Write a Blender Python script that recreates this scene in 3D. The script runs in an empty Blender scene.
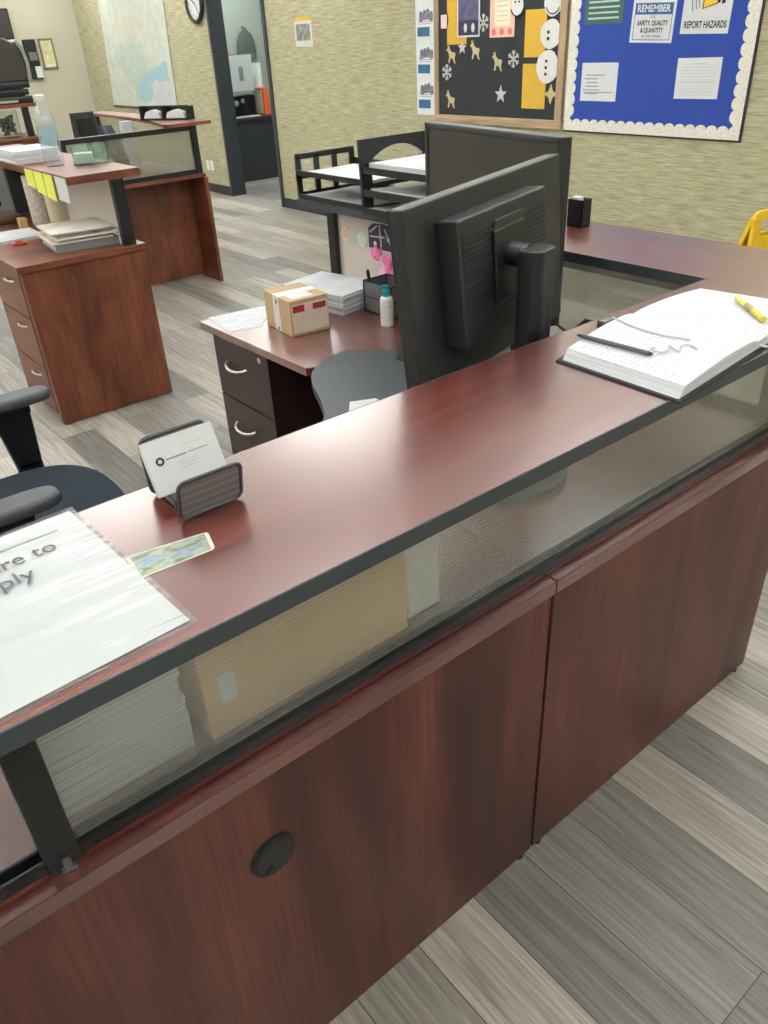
import bpy, bmesh, math, random
from mathutils import Vector, Matrix
random.seed(7)
PI = math.pi
SC = bpy.context.scene
COL = SC.collection
V = Vector

# ------------------------------------------------------------------ helpers
def lin(c):
    c = c / 255.0
    return c / 12.92 if c <= 0.04045 else ((c + 0.055) / 1.055) ** 2.4
def rgb(r, g, b):
    return (lin(r), lin(g), lin(b), 1.0)

class MB:
    """collects shapes (world coordinates) and links them as one mesh"""
    def __init__(s):
        s.bm = bmesh.new()
    def _merge(s, t, M=None):
        if M is not None:
            bmesh.ops.transform(t, matrix=M, verts=t.verts)
        me = bpy.data.meshes.new('tmp')
        t.to_mesh(me); t.free()
        s.bm.from_mesh(me)
        bpy.data.meshes.remove(me)
        return s
    def box(s, x0, x1, y0, y1, z0, z1, bev=0.0, M=None, seg=2):
        t = bmesh.new()
        bmesh.ops.create_cube(t, size=1.0)
        for v in t.verts:
            v.co = V(((x0 + x1) / 2 + v.co.x * (x1 - x0), (y0 + y1) / 2 + v.co.y * (y1 - y0), (z0 + z1) / 2 + v.co.z * (z1 - z0)))
        for f in t.faces: f.smooth = False
        if bev > 0:
            for f in bmesh.ops.bevel(t, geom=list(t.edges), offset=bev, segments=seg, profile=0.5, affect='EDGES')['faces']: f.smooth = True
        return s._merge(t, M)
    def prism(s, poly, a, b, plane='XY', bev=0.0, M=None, seg=2):
        """polygon extruded from a to b along the normal axis of plane"""
        t = bmesh.new()
        def p(u, v, w):
            return {'XY': (u, v, w), 'XZ': (u, w, v), 'YZ': (w, u, v)}[plane]
        va = [t.verts.new(p(u, v, a)) for u, v in poly]
        vb = [t.verts.new(p(u, v, b)) for u, v in poly]
        n = len(poly)
        t.faces.new(va); t.faces.new(list(reversed(vb)))
        for i in range(n):
            j = (i + 1) % n
            t.faces.new((va[j], va[i], vb[i], vb[j]))
        bmesh.ops.recalc_face_normals(t, faces=t.faces)
        for f in t.faces: f.smooth = n > 12 and len(f.verts) == 4
        if bev > 0:
            for f in bmesh.ops.bevel(t, geom=list(t.edges), offset=bev, segments=seg, profile=0.5, affect='EDGES')['faces']: f.smooth = True
        return s._merge(t, M)
    def hexa(s, q8):
        """eight corners: bottom four then top four"""
        t = bmesh.new()
        v = [t.verts.new(c) for c in q8]
        for f in ((3, 2, 1, 0), (4, 5, 6, 7), (0, 1, 5, 4), (1, 2, 6, 5), (2, 3, 7, 6), (3, 0, 4, 7)):
            t.faces.new([v[i] for i in f])
        bmesh.ops.recalc_face_normals(t, faces=t.faces)
        return s._merge(t)
    def cyl(s, p0, p1, r0, r1=None, n=24, M=None):
        r1 = r0 if r1 is None else r1
        p0, p1 = V(p0), V(p1)
        t = bmesh.new()
        d = (p1 - p0); L = d.length
        bmesh.ops.create_cone(t, cap_ends=True, segments=n, radius1=r0, radius2=r1, depth=L)
        for f in t.faces: f.smooth = len(f.verts) == 4
        R = d.to_track_quat('Z', 'Y').to_matrix().to_4x4()
        bmesh.ops.transform(t, matrix=Matrix.Translation((p0 + p1) / 2) @ R, verts=t.verts)
        return s._merge(t, M)
    def sphere(s, c, r, sc=(1, 1, 1), n=16, M=None):
        t = bmesh.new()
        bmesh.ops.create_uvsphere(t, u_segments=n, v_segments=max(6, n // 2), radius=r)
        for f in t.faces: f.smooth = True
        for v in t.verts:
            v.co = V((c[0] + v.co.x * sc[0], c[1] + v.co.y * sc[1], c[2] + v.co.z * sc[2]))
        return s._merge(t, M)
    def tube(s, pts, r, n=8, closed=False, M=None):
        t = bmesh.new()
        pts = [V(p) for p in pts]
        N = len(pts); rings = []
        up = None
        for i, p in enumerate(pts):
            if closed:
                d = pts[(i + 1) % N] - pts[i - 1]
            else:
                d = pts[min(i + 1, N - 1)] - pts[max(i - 1, 0)]
            d.normalize()
            if up is None:
                up = d.orthogonal().normalized()
            up = (up - d * up.dot(d)).normalized()
            sd = d.cross(up)
            rr = r[i] if isinstance(r, (list, tuple)) else r
            rings.append([t.verts.new(p + up * math.cos(2 * PI * k / n) * rr + sd * math.sin(2 * PI * k / n) * rr) for k in range(n)])
        for i in range(N if closed else N - 1):
            a, b = rings[i], rings[(i + 1) % N]
            for k in range(n):
                t.faces.new((a[k], a[(k + 1) % n], b[(k + 1) % n], b[k]))
        if not closed:
            t.faces.new(list(reversed(rings[0]))); t.faces.new(rings[-1])
        bmesh.ops.recalc_face_normals(t, faces=t.faces)
        for f in t.faces: f.smooth = True
        return s._merge(t, M)
    def lathe(s, prof, c=(0, 0, 0), n=28, M=None):
        t = bmesh.new()
        rings = []
        for r, z in prof:
            if r < 1e-6:
                rings.append([t.verts.new((c[0], c[1], c[2] + z))])
            else:
                rings.append([t.verts.new((c[0] + r * math.cos(2 * PI * k / n), c[1] + r * math.sin(2 * PI * k / n), c[2] + z)) for k in range(n)])
        for a, b in zip(rings, rings[1:]):
            for k in range(n):
                k2 = (k + 1) % n
                if len(a) == 1 and len(b) == 1: continue
                if len(a) == 1: t.faces.new((a[0], b[k2], b[k]))
                elif len(b) == 1: t.faces.new((a[k], a[k2], b[0]))
                else: t.faces.new((a[k], a[k2], b[k2], b[k]))
        bmesh.ops.recalc_face_normals(t, faces=t.faces)
        for f in t.faces: f.smooth = True
        return s._merge(t, M)
    def build(s, name, mat, parent=None, loc=None, smooth=True):
        o_w = V((0, 0, 0))
        p = parent
        while p is not None:
            o_w += p.location; p = p.parent
        off = o_w + (V(loc) if loc is not None else V((0, 0, 0)))
        for v in s.bm.verts:
            v.co -= off
        if smooth:
            for f in s.bm.faces: f.smooth = True
            ar = {f: f.calc_area() for f in s.bm.faces}
            for e_ in s.bm.edges:
                if len(e_.link_faces) != 2:
                    continue
                an = e_.calc_face_angle(0.0)
                a1, a2 = ar[e_.link_faces[0]], ar[e_.link_faces[1]]
                e_.smooth = an < math.radians(32) and not (an > 0.06 and max(a1, a2) > 10 * min(a1, a2))
        me = bpy.data.meshes.new(name)
        s.bm.to_mesh(me); s.bm.free()
        for m in (mat if isinstance(mat, (list, tuple)) else [mat]):
            me.materials.append(m)
        o = bpy.data.objects.new(name, me)
        COL.objects.link(o)
        if loc is not None: o.location = loc
        if parent is not None: o.parent = parent
        return o

def tag(o, label=None, cat=None, group=None, kind=None):
    if label: o['label'] = label
    if cat: o['category'] = cat
    if group: o['group'] = group
    if kind: o['kind'] = kind
    return o
def thing(name, loc, label, cat, group=None):
    o = bpy.data.objects.new(name, None)
    COL.objects.link(o); o.location = loc; o.empty_display_size = 0.05
    return tag(o, label, cat, group)
def axes(o, x, y):
    """matrix whose local X,Y run along x,y"""
    x = V(x).normalized(); y = V(y); y = (y - x * y.dot(x)).normalized(); z = x.cross(y)
    m = Matrix.Identity(4)
    for i in range(3):
        m[i][0], m[i][1], m[i][2], m[i][3] = x[i], y[i], z[i], o[i]
    return m
def text(parent, body, mat, M, size, name='lettering', align='CENTER', depth=0.0004, width=None, bold=0.0):
    cu = bpy.data.curves.new('txt', 'FONT')
    cu.body = body; cu.size = size; cu.align_x = align; cu.align_y = 'CENTER'; cu.extrude = depth / 2; cu.offset = bold
    cu.resolution_u = 4
    ob = bpy.data.objects.new('txt', cu); COL.objects.link(ob)
    bpy.context.view_layer.update()
    me = bpy.data.meshes.new_from_object(ob.evaluated_get(bpy.context.evaluated_depsgraph_get()))
    bpy.data.objects.remove(ob); bpy.data.curves.remove(cu)
    if width:
        xs = [v.co.x for v in me.vertices]; k = width / (max(xs) - min(xs))
        for v in me.vertices: v.co.x *= k
    t = MB(); t.bm.from_mesh(me); bpy.data.meshes.remove(me)
    bmesh.ops.transform(t.bm, matrix=M, verts=t.bm.verts)
    return t.build(name, mat, parent, smooth=False)

# ------------------------------------------------------------------ materials
def new_mat(name):
    m = bpy.data.materials.new(name); m.use_nodes = True
    nt = m.node_tree
    return m, nt, nt.nodes['Principled BSDF'], nt.nodes['Material Output']
def nd(nt, t, **kw):
    n = nt.nodes.new(t)
    for k, v in kw.items(): setattr(n, k, v)
    return n
def plain(name, col, rough=0.5, metal=0.0, spec=0.5, var=0.06, scale=40, bump=0.0, bscale=200):
    m, nt, b, out = new_mat(name)
    b.inputs['Roughness'].default_value = rough
    b.inputs['Metallic'].default_value = metal
    b.inputs['Specular IOR Level'].default_value = spec
    tc = nd(nt, 'ShaderNodeTexCoord')
    n = nd(nt, 'ShaderNodeTexNoise'); n.inputs['Scale'].default_value = scale; n.inputs['Detail'].default_value = 3
    nt.links.new(tc.outputs['Object'], n.inputs['Vector'])
    r = nd(nt, 'ShaderNodeValToRGB')
    c = rgb(*col)
    r.color_ramp.elements[0].color = tuple(x * (1 - var) for x in c[:3]) + (1,)
    r.color_ramp.elements[1].color = tuple(min(1, x * (1 + var)) for x in c[:3]) + (1,)
    r.color_ramp.elements[0].position = 0.3; r.color_ramp.elements[1].position = 0.7
    nt.links.new(n.outputs['Fac'], r.inputs['Fac'])
    nt.links.new(r.outputs['Color'], b.inputs['Base Color'])
    if bump > 0:
        n2 = nd(nt, 'ShaderNodeTexNoise'); n2.inputs['Scale'].default_value = bscale; n2.inputs['Detail'].default_value = 2
        nt.links.new(tc.outputs['Object'], n2.inputs['Vector'])
        bp = nd(nt, 'ShaderNodeBump'); bp.inputs['Strength'].default_value = bump; bp.inputs['Distance'].default_value = 0.002
        nt.links.new(n2.outputs['Fac'], bp.inputs['Height'])
        nt.links.new(bp.outputs['Normal'], b.inputs['Normal'])
    return m
def wood(name, axis, dark, mid, light, rough=0.35, broad=9.0, fine=130.0, along=1.0, spec=0.5, coat=0.0, ior=1.5):
    m, nt, b, out = new_mat(name)
    tc = nd(nt, 'ShaderNodeTexCoord')
    def mapped(across, al):
        mp = nd(nt, 'ShaderNodeMapping')
        s = [across] * 3; s['XYZ'.index(axis)] = al
        mp.inputs['Scale'].default_value = s
        nt.links.new(tc.outputs['Object'], mp.inputs['Vector'])
        return mp
    n1 = nd(nt, 'ShaderNodeTexNoise'); n1.inputs['Scale'].default_value = 1; n1.inputs['Detail'].default_value = 5
    n1.inputs['Distortion'].default_value = 0.7
    nt.links.new(mapped(broad, along).outputs[0], n1.inputs['Vector'])
    r1 = nd(nt, 'ShaderNodeValToRGB')
    e = r1.color_ramp.elements
    e[0].position = 0.32; e[0].color = rgb(*dark)
    e[1].position = 0.70; e[1].color = rgb(*light)
    k = e.new(0.5); k.color = rgb(*mid)
    nt.links.new(n1.outputs['Fac'], r1.inputs['Fac'])
    n2 = nd(nt, 'ShaderNodeTexNoise'); n2.inputs['Scale'].default_value = 1; n2.inputs['Detail'].default_value = 3
    nt.links.new(mapped(fine, along * 4).outputs[0], n2.inputs['Vector'])
    r2 = nd(nt, 'ShaderNodeValToRGB')
    r2.color_ramp.elements[0].position = 0.38; r2.color_ramp.elements[0].color = (0.62, 0.60, 0.60, 1)
    r2.color_ramp.elements[1].position = 0.58; r2.color_ramp.elements[1].color = (1.08, 1.06, 1.05, 1)
    nt.links.new(n2.outputs['Fac'], r2.inputs['Fac'])
    mx = nd(nt, 'ShaderNodeMix', data_type='RGBA', blend_type='MULTIPLY'); mx.inputs['Factor'].default_value = 0.75
    nt.links.new(r1.outputs['Color'], mx.inputs['A']); nt.links.new(r2.outputs['Color'], mx.inputs['B'])
    nt.links.new(mx.outputs['Result'], b.inputs['Base Color'])
    b.inputs['Roughness'].default_value = rough
    b.inputs['Specular IOR Level'].default_value = spec
    b.inputs['IOR'].default_value = ior; b.inputs['Coat IOR'].default_value = ior
    b.inputs['Coat Weight'].default_value = coat; b.inputs['Coat Roughness'].default_value = rough * 0.8
    return m
MAH = ((76, 33, 27), (98, 42, 34), (116, 54, 42))
MAP = ((60, 31, 27), (86, 46, 39), (110, 62, 51))
mah_x = wood('mahogany laminate grain along x', 'X', *MAH, rough=0.27, broad=16, spec=0.5, coat=1.0, ior=1.75)
mah_y = wood('mahogany laminate grain along y', 'Y', *MAH, rough=0.30, broad=16, spec=0.5, coat=1.0, ior=1.75)
mah_z = wood('mahogany laminate grain upright', 'Z', *MAP, rough=0.4, broad=8, fine=150)
CHE = ((86, 44, 28), (112, 61, 40), (130, 76, 52))
che_x = wood('cherry laminate grain along x', 'X', *CHE, rough=0.4, broad=6)
che_y = wood('cherry laminate grain along y', 'Y', *CHE, rough=0.4, broad=6)
che_z = wood('cherry laminate grain upright', 'Z', *CHE, rough=0.45, broad=6, along=2)
espresso = wood('espresso drawer laminate', 'Y', (44, 30, 28), (54, 37, 34), (62, 43, 38), rough=0.45)
framewood = wood('pale maple frame', 'Z', (146, 122, 94), (168, 144, 112), (182, 158, 128), rough=0.5)

framewood_y = wood('pale maple rail', 'Y', (146, 122, 94), (168, 144, 112), (182, 158, 128), rough=0.5)
charcoal = plain('charcoal plastic edge', (54, 61, 65), 0.45)
black = plain('black plastic', (17, 20, 24), 0.38)
blackrail = plain('black anodised rail', (20, 23, 26), 0.33, 0.0)
dkgrey = plain('dark grey plastic', (35, 37, 38), 0.42)
armgrey = plain('grey polyurethane arm pad', (70, 74, 78), 0.55, bump=0.1)
fabric = plain('dark blue grey fabric', (42, 50, 58), 0.9, bump=0.4, bscale=900, spec=0.2)
matgrey = plain('charcoal grey laminate', (62, 68, 72), 0.5)
paper = plain('white paper', (212, 215, 216), 0.75, var=0.02)
paper2 = plain('cream paper', (206, 202, 188), 0.75, var=0.02)
metal = plain('brushed nickel', (200, 196, 188), 0.3, 1.0)
steel = plain('grey steel', (120, 122, 124), 0.4, 0.8)
white = plain('white plastic', (214, 215, 212), 0.4, var=0.01)
teal = plain('teal plastic pump', (30, 140, 165), 0.35)
kraft = plain('brown cardboard', (184, 158, 122), 0.8, var=0.05, scale=12)
kraft2 = plain('brown cardboard large', (214, 178, 136), 0.8, var=0.05, scale=10)
tape = plain('clear packing tape', (205, 182, 145), 0.3)
redp = plain('red print', (150, 48, 40), 0.6)
pink = plain('pink tissue paper', (232, 120, 175), 0.8, var=0.25, scale=60)
yellow = plain('yellow plastic', (226, 184, 40), 0.4)
ypaper = plain('mustard yellow paper', (202, 162, 54), 0.8)
sticky = plain('yellow sticky note', (228, 232, 100), 0.8)
gold = plain('gold glitter card', (190, 176, 130), 0.5, 0.2, var=0.25, scale=200)
silver = plain('silver glitter card', (196, 198, 192), 0.5, 0.2, var=0.25, scale=200)
cotton = plain('white cotton paper', (216, 217, 212), 0.9, var=0.06, scale=120)
blueboard = plain('royal blue backing paper', (36, 66, 150), 0.85, var=0.04, scale=8)
blackboard = plain('black backing paper', (38, 42, 46), 0.85)
scallop = plain('white crinkled scalloped border', (222, 220, 208), 0.8, var=0.12, scale=60)
green = plain('dark green notice paper', (58, 92, 88), 0.7)
ink = plain('black ink', (34, 34, 36), 0.7)
greyink = plain('grey ink', (132, 136, 140), 0.7)
bluehead = plain('blue sign header', (44, 92, 150), 0.6)
navy = plain('navy print', (40, 96, 130), 0.6, var=0.2, scale=80)
purple = plain('purple print', (112, 98, 150), 0.6, var=0.25, scale=30)
darkprint = plain('dark navy print', (44, 44, 66), 0.6, var=0.4, scale=60)
salmon = plain('pink flyer border', (232, 176, 160), 0.7, var=0.15, scale=70)
orange = plain('orange plastic', (222, 96, 40), 0.5)
tealglass_c = (150, 205, 190)
beige = plain('beige painted wall', (186, 181, 162), 0.85, var=0.02, scale=2)
offgrey = plain('grey green office wall', (158, 168, 158), 0.85, var=0.02, scale=2)
ceilm = plain('white ceiling tile', (228, 226, 220), 0.9, var=0.03, scale=120)
doormat = plain('dark charcoal door trim', (46, 50, 54), 0.5)
basem = plain('dark vinyl baseboard', (44, 46, 46), 0.5)
mesh_c = plain('grey mesh metal', (70, 72, 74), 0.45, 0.5)
brownleather = plain('brown leather case', (86, 66, 50), 0.6)
mapm = plain('pale printed map paper', (186, 190, 178), 0.6, var=0.10, scale=7)
mapgreen = plain('map pale green land', (172, 184, 172), 0.6, var=0.08, scale=14)
mapblue = plain('map pale blue sea', (148, 180, 188), 0.6, var=0.04, scale=10)
maplilac = plain('map pale lilac inset', (188, 186, 190), 0.6, var=0.04, scale=10)

def grasscloth():
    m, nt, b, out = new_mat('woven grasscloth wallpaper')
    tc = nd(nt, 'ShaderNodeTexCoord')
    def layer(sy, sz, det):
        mp = nd(nt, 'ShaderNodeMapping'); mp.inputs['Scale'].default_value = (1, sy, sz)
        n = nd(nt, 'ShaderNodeTexNoise'); n.inputs['Scale'].default_value = 1; n.inputs['Detail'].default_value = det; n.inputs['Roughness'].default_value = 0.65
        nt.links.new(tc.outputs['Object'], mp.inputs['Vector']); nt.links.new(mp.outputs[0], n.inputs['Vector'])
        return n
    a = layer(5.5, 105, 4); c = layer(20, 260, 3)
    r = nd(nt, 'ShaderNodeValToRGB'); e = r.color_ramp.elements
    e[0].position = 0.30; e[0].color = rgb(134, 129, 101)
    e[1].position = 0.68; e[1].color = rgb(186, 182, 154)
    k = e.new(0.48); k.color = rgb(162, 157, 126)
    mx = nd(nt, 'ShaderNodeMath', operation='ADD'); ml = nd(nt, 'ShaderNodeMath', operation='MULTIPLY'); ml.inputs[1].default_value = 0.35
    ad = nd(nt, 'ShaderNodeMath', operation='SUBTRACT'); ad.inputs[1].default_value = 0.5
    nt.links.new(c.outputs['Fac'], ad.inputs[0]); nt.links.new(ad.outputs[0], ml.inputs[0])
    nt.links.new(a.outputs['Fac'], mx.inputs[0]); nt.links.new(ml.outputs[0], mx.inputs[1])
    nt.links.new(mx.outputs[0], r.inputs['Fac']); nt.links.new(r.outputs['Color'], b.inputs['Base Color'])
    bp = nd(nt, 'ShaderNodeBump'); bp.inputs['Strength'].default_value = 0.22; bp.inputs['Distance'].default_value = 0.003
    nt.links.new(mx.outputs[0], bp.inputs['Height']); nt.links.new(bp.outputs['Normal'], b.inputs['Normal'])
    b.inputs['Roughness'].default_value = 0.85; b.inputs['Specular IOR Level'].default_value = 0.25
    return m
wallpaper = grasscloth()

def planks():
    m, nt, b, out = new_mat('grey oak vinyl planks')
    tc = nd(nt, 'ShaderNodeTexCoord')
    mp = nd(nt, 'ShaderNodeMapping'); mp.inputs['Rotation'].default_value = (0, 0, PI / 2)
    mp.inputs['Location'].default_value = (0.25, 0.018, 0)
    nt.links.new(tc.outputs['Object'], mp.inputs['Vector'])
    br = nd(nt, 'ShaderNodeTexBrick'); br.offset = 0.37; br.offset_frequency = 2
    br.inputs['Scale'].default_value = 1; br.inputs['Brick Width'].default_value = 1.15; br.inputs['Row Height'].default_value = 0.16
    br.inputs['Mortar Size'].default_value = 0.0012; br.inputs['Mortar Smooth'].default_value = 0.2; br.inputs['Bias'].default_value = 0
    br.inputs['Color1'].default_value = (0, 0, 0, 1); br.inputs['Color2'].default_value = (1, 1, 1, 1); br.inputs['Mortar'].default_value = (0.5, 0.5, 0.5, 1)
    nt.links.new(mp.outputs[0], br.inputs['Vector'])
    tone = nd(nt, 'ShaderNodeValToRGB'); e = tone.color_ramp.elements
    e[0].position = 0.0; e[0].color = rgb(122, 121, 118)
    e[1].position = 1.0; e[1].color = rgb(184, 180, 170)
    k = e.new(0.35); k.color = rgb(146, 143, 137)
    k = e.new(0.65); k.color = rgb(166, 161, 152)
    nt.links.new(br.outputs['Color'], tone.inputs['Fac'])
    # grain, offset per plank
    sep = nd(nt, 'ShaderNodeVectorMath', operation='MULTIPLY_ADD')
    sep.inputs[1].default_value = (37, 5, 11)
    nt.links.new(br.outputs['Color'], sep.inputs[0]); nt.links.new(tc.outputs['Object'], sep.inputs[2])
    def streak(sx, sy, det, dist):
        q = nd(nt, 'ShaderNodeMapping'); q.inputs['Scale'].default_value = (sx, sy, 1)
        n = nd(nt, 'ShaderNodeTexNoise'); n.inputs['Scale'].default_value = 1; n.inputs['Detail'].default_value = det; n.inputs['Distortion'].default_value = dist
        n.inputs['Roughness'].default_value = 0.6
        nt.links.new(sep.outputs[0], q.inputs['Vector']); nt.links.new(q.outputs[0], n.inputs['Vector'])
        return n
    g1 = streak(46, 1.8, 6, 1.4); g2 = streak(190, 6, 3, 0.3)
    r1 = nd(nt, 'ShaderNodeValToRGB'); r1.color_ramp.elements[0].position = 0.3; r1.color_ramp.elements[1].position = 0.66
    r1.color_ramp.elements[0].color = (0.50, 0.49, 0.48, 1); r1.color_ramp.elements[1].color = (1.16, 1.15, 1.13, 1)
    r2 = nd(nt, 'ShaderNodeValToRGB'); r2.color_ramp.elements[0].position = 0.35; r2.color_ramp.elements[1].position = 0.6
    r2.color_ramp.elements[0].color = (0.78, 0.77, 0.76, 1); r2.color_ramp.elements[1].color = (1.04, 1.04, 1.04, 1)
    nt.links.new(g1.outputs['Fac'], r1.inputs['Fac']); nt.links.new(g2.outputs['Fac'], r2.inputs['Fac'])
    m1 = nd(nt, 'ShaderNodeMix', data_type='RGBA', blend_type='MULTIPLY'); m1.inputs['Factor'].default_value = 0.85
    m2 = nd(nt, 'ShaderNodeMix', data_type='RGBA', blend_type='MULTIPLY'); m2.inputs['Factor'].default_value = 0.9
    m3 = nd(nt, 'ShaderNodeMix', data_type='RGBA'); m3.inputs['B'].default_value = rgb(70, 66, 62)
    nt.links.new(tone.outputs['Color'], m1.inputs['A']); nt.links.new(r1.outputs['Color'], m1.inputs['B'])
    nt.links.new(m1.outputs['Result'], m2.inputs['A']); nt.links.new(r2.outputs['Color'], m2.inputs['B'])
    nt.links.new(m2.outputs['Result'], m3.inputs['A']); nt.links.new(br.outputs['Fac'], m3.inputs['Factor'])
    nt.links.new(m3.outputs['Result'], b.inputs['Base Color'])
    b.inputs['Roughness'].default_value = 0.42
    return m
floorm = planks()

def sheer(name, tint, opac, rough=0.15, body=(200, 205, 200), gloss=0.12, bump=0.0, bmap=(1, 1, 1), bdist=0.002, refr=0.0):
    """see-through plastic or glass: transparent + a milky part + a glossy part"""
    m, nt, b, out = new_mat(name)
    nt.nodes.remove(b)
    tr = nd(nt, 'ShaderNodeBsdfTransparent'); tr.inputs['Color'].default_value = rgb(*tint)
    df = nd(nt, 'ShaderNodeBsdfDiffuse'); df.inputs['Color'].default_value = rgb(*body)
    tl = nd(nt, 'ShaderNodeBsdfTranslucent'); tl.inputs['Color'].default_value = rgb(*body)
    gl = nd(nt, 'ShaderNodeBsdfGlossy'); gl.inputs['Roughness'].default_value = rough
    mb = nd(nt, 'ShaderNodeMixShader'); mb.inputs[0].default_value = 0.5
    nt.links.new(df.outputs[0], mb.inputs[1]); nt.links.new(tl.outputs[0], mb.inputs[2])
    m1 = nd(nt, 'ShaderNodeMixShader'); m1.inputs[0].default_value = opac
    if refr > 0:
        rf = nd(nt, 'ShaderNodeBsdfRefraction'); rf.inputs['IOR'].default_value = 1.3; rf.inputs['Roughness'].default_value = 0.06; rf.inputs['Color'].default_value = rgb(*tint)
        mr = nd(nt, 'ShaderNodeMixShader'); mr.inputs[0].default_value = refr
        nt.links.new(tr.outputs[0], mr.inputs[1]); nt.links.new(rf.outputs[0], mr.inputs[2]); nt.links.new(mr.outputs[0], m1.inputs[1])
    else:
        nt.links.new(tr.outputs[0], m1.inputs[1])
    nt.links.new(mb.outputs[0], m1.inputs[2])
    fr = nd(nt, 'ShaderNodeLayerWeight'); fr.inputs['Blend'].default_value = 0.5
    pw = nd(nt, 'ShaderNodeMath', operation='POWER'); pw.inputs[1].default_value = 5.0
    nt.links.new(fr.outputs['Facing'], pw.inputs[0])
    mt = nd(nt, 'ShaderNodeMath', operation='MULTIPLY_ADD'); mt.inputs[1].default_value = 0.9; mt.inputs[2].default_value = 0.04 + gloss; mt.use_clamp = True
    nt.links.new(pw.outputs[0], mt.inputs[0])
    m2 = nd(nt, 'ShaderNodeMixShader')
    nt.links.new(mt.outputs[0], m2.inputs[0]); nt.links.new(m1.outputs[0], m2.inputs[1]); nt.links.new(gl.outputs[0], m2.inputs[2])
    if bump > 0:
        tc = nd(nt, 'ShaderNodeTexCoord'); mp = nd(nt, 'ShaderNodeMapping'); mp.inputs['Scale'].default_value = bmap
        n = nd(nt, 'ShaderNodeTexNoise'); n.inputs['Scale'].default_value = 1; n.inputs['Detail'].default_value = 2; n.inputs['Distortion'].default_value = 0.5
        bp = nd(nt, 'ShaderNodeBump'); bp.inputs['Strength'].default_value = bump; bp.inputs['Distance'].default_value = bdist
        nt.links.new(tc.outputs['Object'], mp.inputs['Vector']); nt.links.new(mp.outputs[0], n.inputs['Vector'])
        nt.links.new(n.outputs['Fac'], bp.inputs['Height'])
        nt.links.new(bp.outputs[0], gl.inputs['Normal']); nt.links.new(bp.outputs[0], fr.inputs['Normal'])
    nt.links.new(m2.outputs[0], out.inputs['Surface'])
    return m
ribglass = sheer('ribbed acrylic', (250, 252, 251), 0.09, rough=0.10, body=(220, 228, 222), gloss=0.085)
ribglass2 = sheer('ribbed acrylic of the return', (248, 250, 248), 0.30, rough=0.14, body=(226, 226, 214), gloss=0.08)
frost = sheer('pale frosted acrylic', (252, 250, 248), 0.62, rough=0.3, body=(246, 240, 234), gloss=0.0)
clearglass = sheer('clear acrylic', (250, 252, 251), 0.03, rough=0.08, gloss=0.0)
bottleplastic = sheer('clear bottle plastic', (248, 252, 254), 0.10, rough=0.08, body=(235, 242, 246), gloss=0.03)
tealglass = sheer('teal tinted acrylic', (249, 254, 252), 0.08, rough=0.05, body=(150, 226, 206), gloss=0.03)
bluelabel = sheer('pale blue bottle label', (232, 244, 250), 0.20, rough=0.3, body=(184, 222, 242), gloss=0.0)
sleeve = sheer('clear plastic sleeve', (252, 253, 253), 0.05, rough=0.2, body=(235, 240, 240), gloss=0.05, bump=0.9, bmap=(5, 38, 1), bdist=0.008)

def screen_mat():
    m, nt, b, out = new_mat('matt dark screen')
    b.inputs['Base Color'].default_value = rgb(40, 36, 34)
    b.inputs['Roughness'].default_value = 0.32; b.inputs['Specular IOR Level'].default_value = 0.7
    return m
screenm = screen_mat()

def ruled(name, nlines, axis, base=(214, 217, 220), inkc=(182, 186, 194), dens=0.46):
    """paper with rows of faint writing"""
    m, nt, b, out = new_mat(name)
    tc = nd(nt, 'ShaderNodeTexCoord')
    sp = nd(nt, 'ShaderNodeSeparateXYZ'); nt.links.new(tc.outputs['Object'], sp.inputs[0])
    ml = nd(nt, 'ShaderNodeMath', operation='MULTIPLY'); ml.inputs[1].default_value = nlines
    nt.links.new(sp.outputs['XYZ'.index(axis)], ml.inputs[0])
    fr = nd(nt, 'ShaderNodeMath', operation='FRACT'); nt.links.new(ml.outputs[0], fr.inputs[0])
    gt = nd(nt, 'ShaderNodeMath', operation='GREATER_THAN'); gt.inputs[1].default_value = 0.55; nt.links.new(fr.outputs[0], gt.inputs[0])
    mp = nd(nt, 'ShaderNodeMapping'); s = [260, 260, 260]; s['XYZ'.index(axis)] = nlines * 1.3
    mp.inputs['Scale'].default_value = s
    n = nd(nt, 'ShaderNodeTexNoise'); n.inputs['Scale'].default_value = 1; n.inputs['Detail'].default_value = 3
    nt.links.new(tc.outputs['Object'], mp.inputs[0]); nt.links.new(mp.outputs[0], n.inputs['Vector'])
    n3 = nd(nt, 'ShaderNodeTexNoise'); n3.inputs['Scale'].default_value = 24; nt.links.new(tc.outputs['Object'], n3.inputs['Vector'])
    g2 = nd(nt, 'ShaderNodeMath', operation='GREATER_THAN'); g2.inputs[1].default_value = 1 - dens; nt.links.new(n.outputs['Fac'], g2.inputs[0])
    g3 = nd(nt, 'ShaderNodeMath', operation='GREATER_THAN'); g3.inputs[1].default_value = 0.45; nt.links.new(n3.outputs['Fac'], g3.inputs[0])
    a = nd(nt, 'ShaderNodeMath', operation='MULTIPLY'); nt.links.new(gt.outputs[0], a.inputs[0]); nt.links.new(g2.outputs[0], a.inputs[1])
    a2 = nd(nt, 'ShaderNodeMath', operation='MULTIPLY'); nt.links.new(a.outputs[0], a2.inputs[0]); nt.links.new(g3.outputs[0], a2.inputs[1])
    mx = nd(nt, 'ShaderNodeMix', data_type='RGBA'); mx.inputs['A'].default_value = rgb(*base); mx.inputs['B'].default_value = rgb(*inkc)
    nt.links.new(a2.outputs[0], mx.inputs['Factor']); nt.links.new(mx.outputs['Result'], b.inputs['Base Color'])
    b.inputs['Roughness'].default_value = 0.75
    return m
handwritten = ruled('page with handwritten rows', 95, 'Y', inkc=(182, 186, 194), dens=0.5)
printed_z = ruled('printed notice rows', 34, 'Z', dens=0.5)
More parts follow.
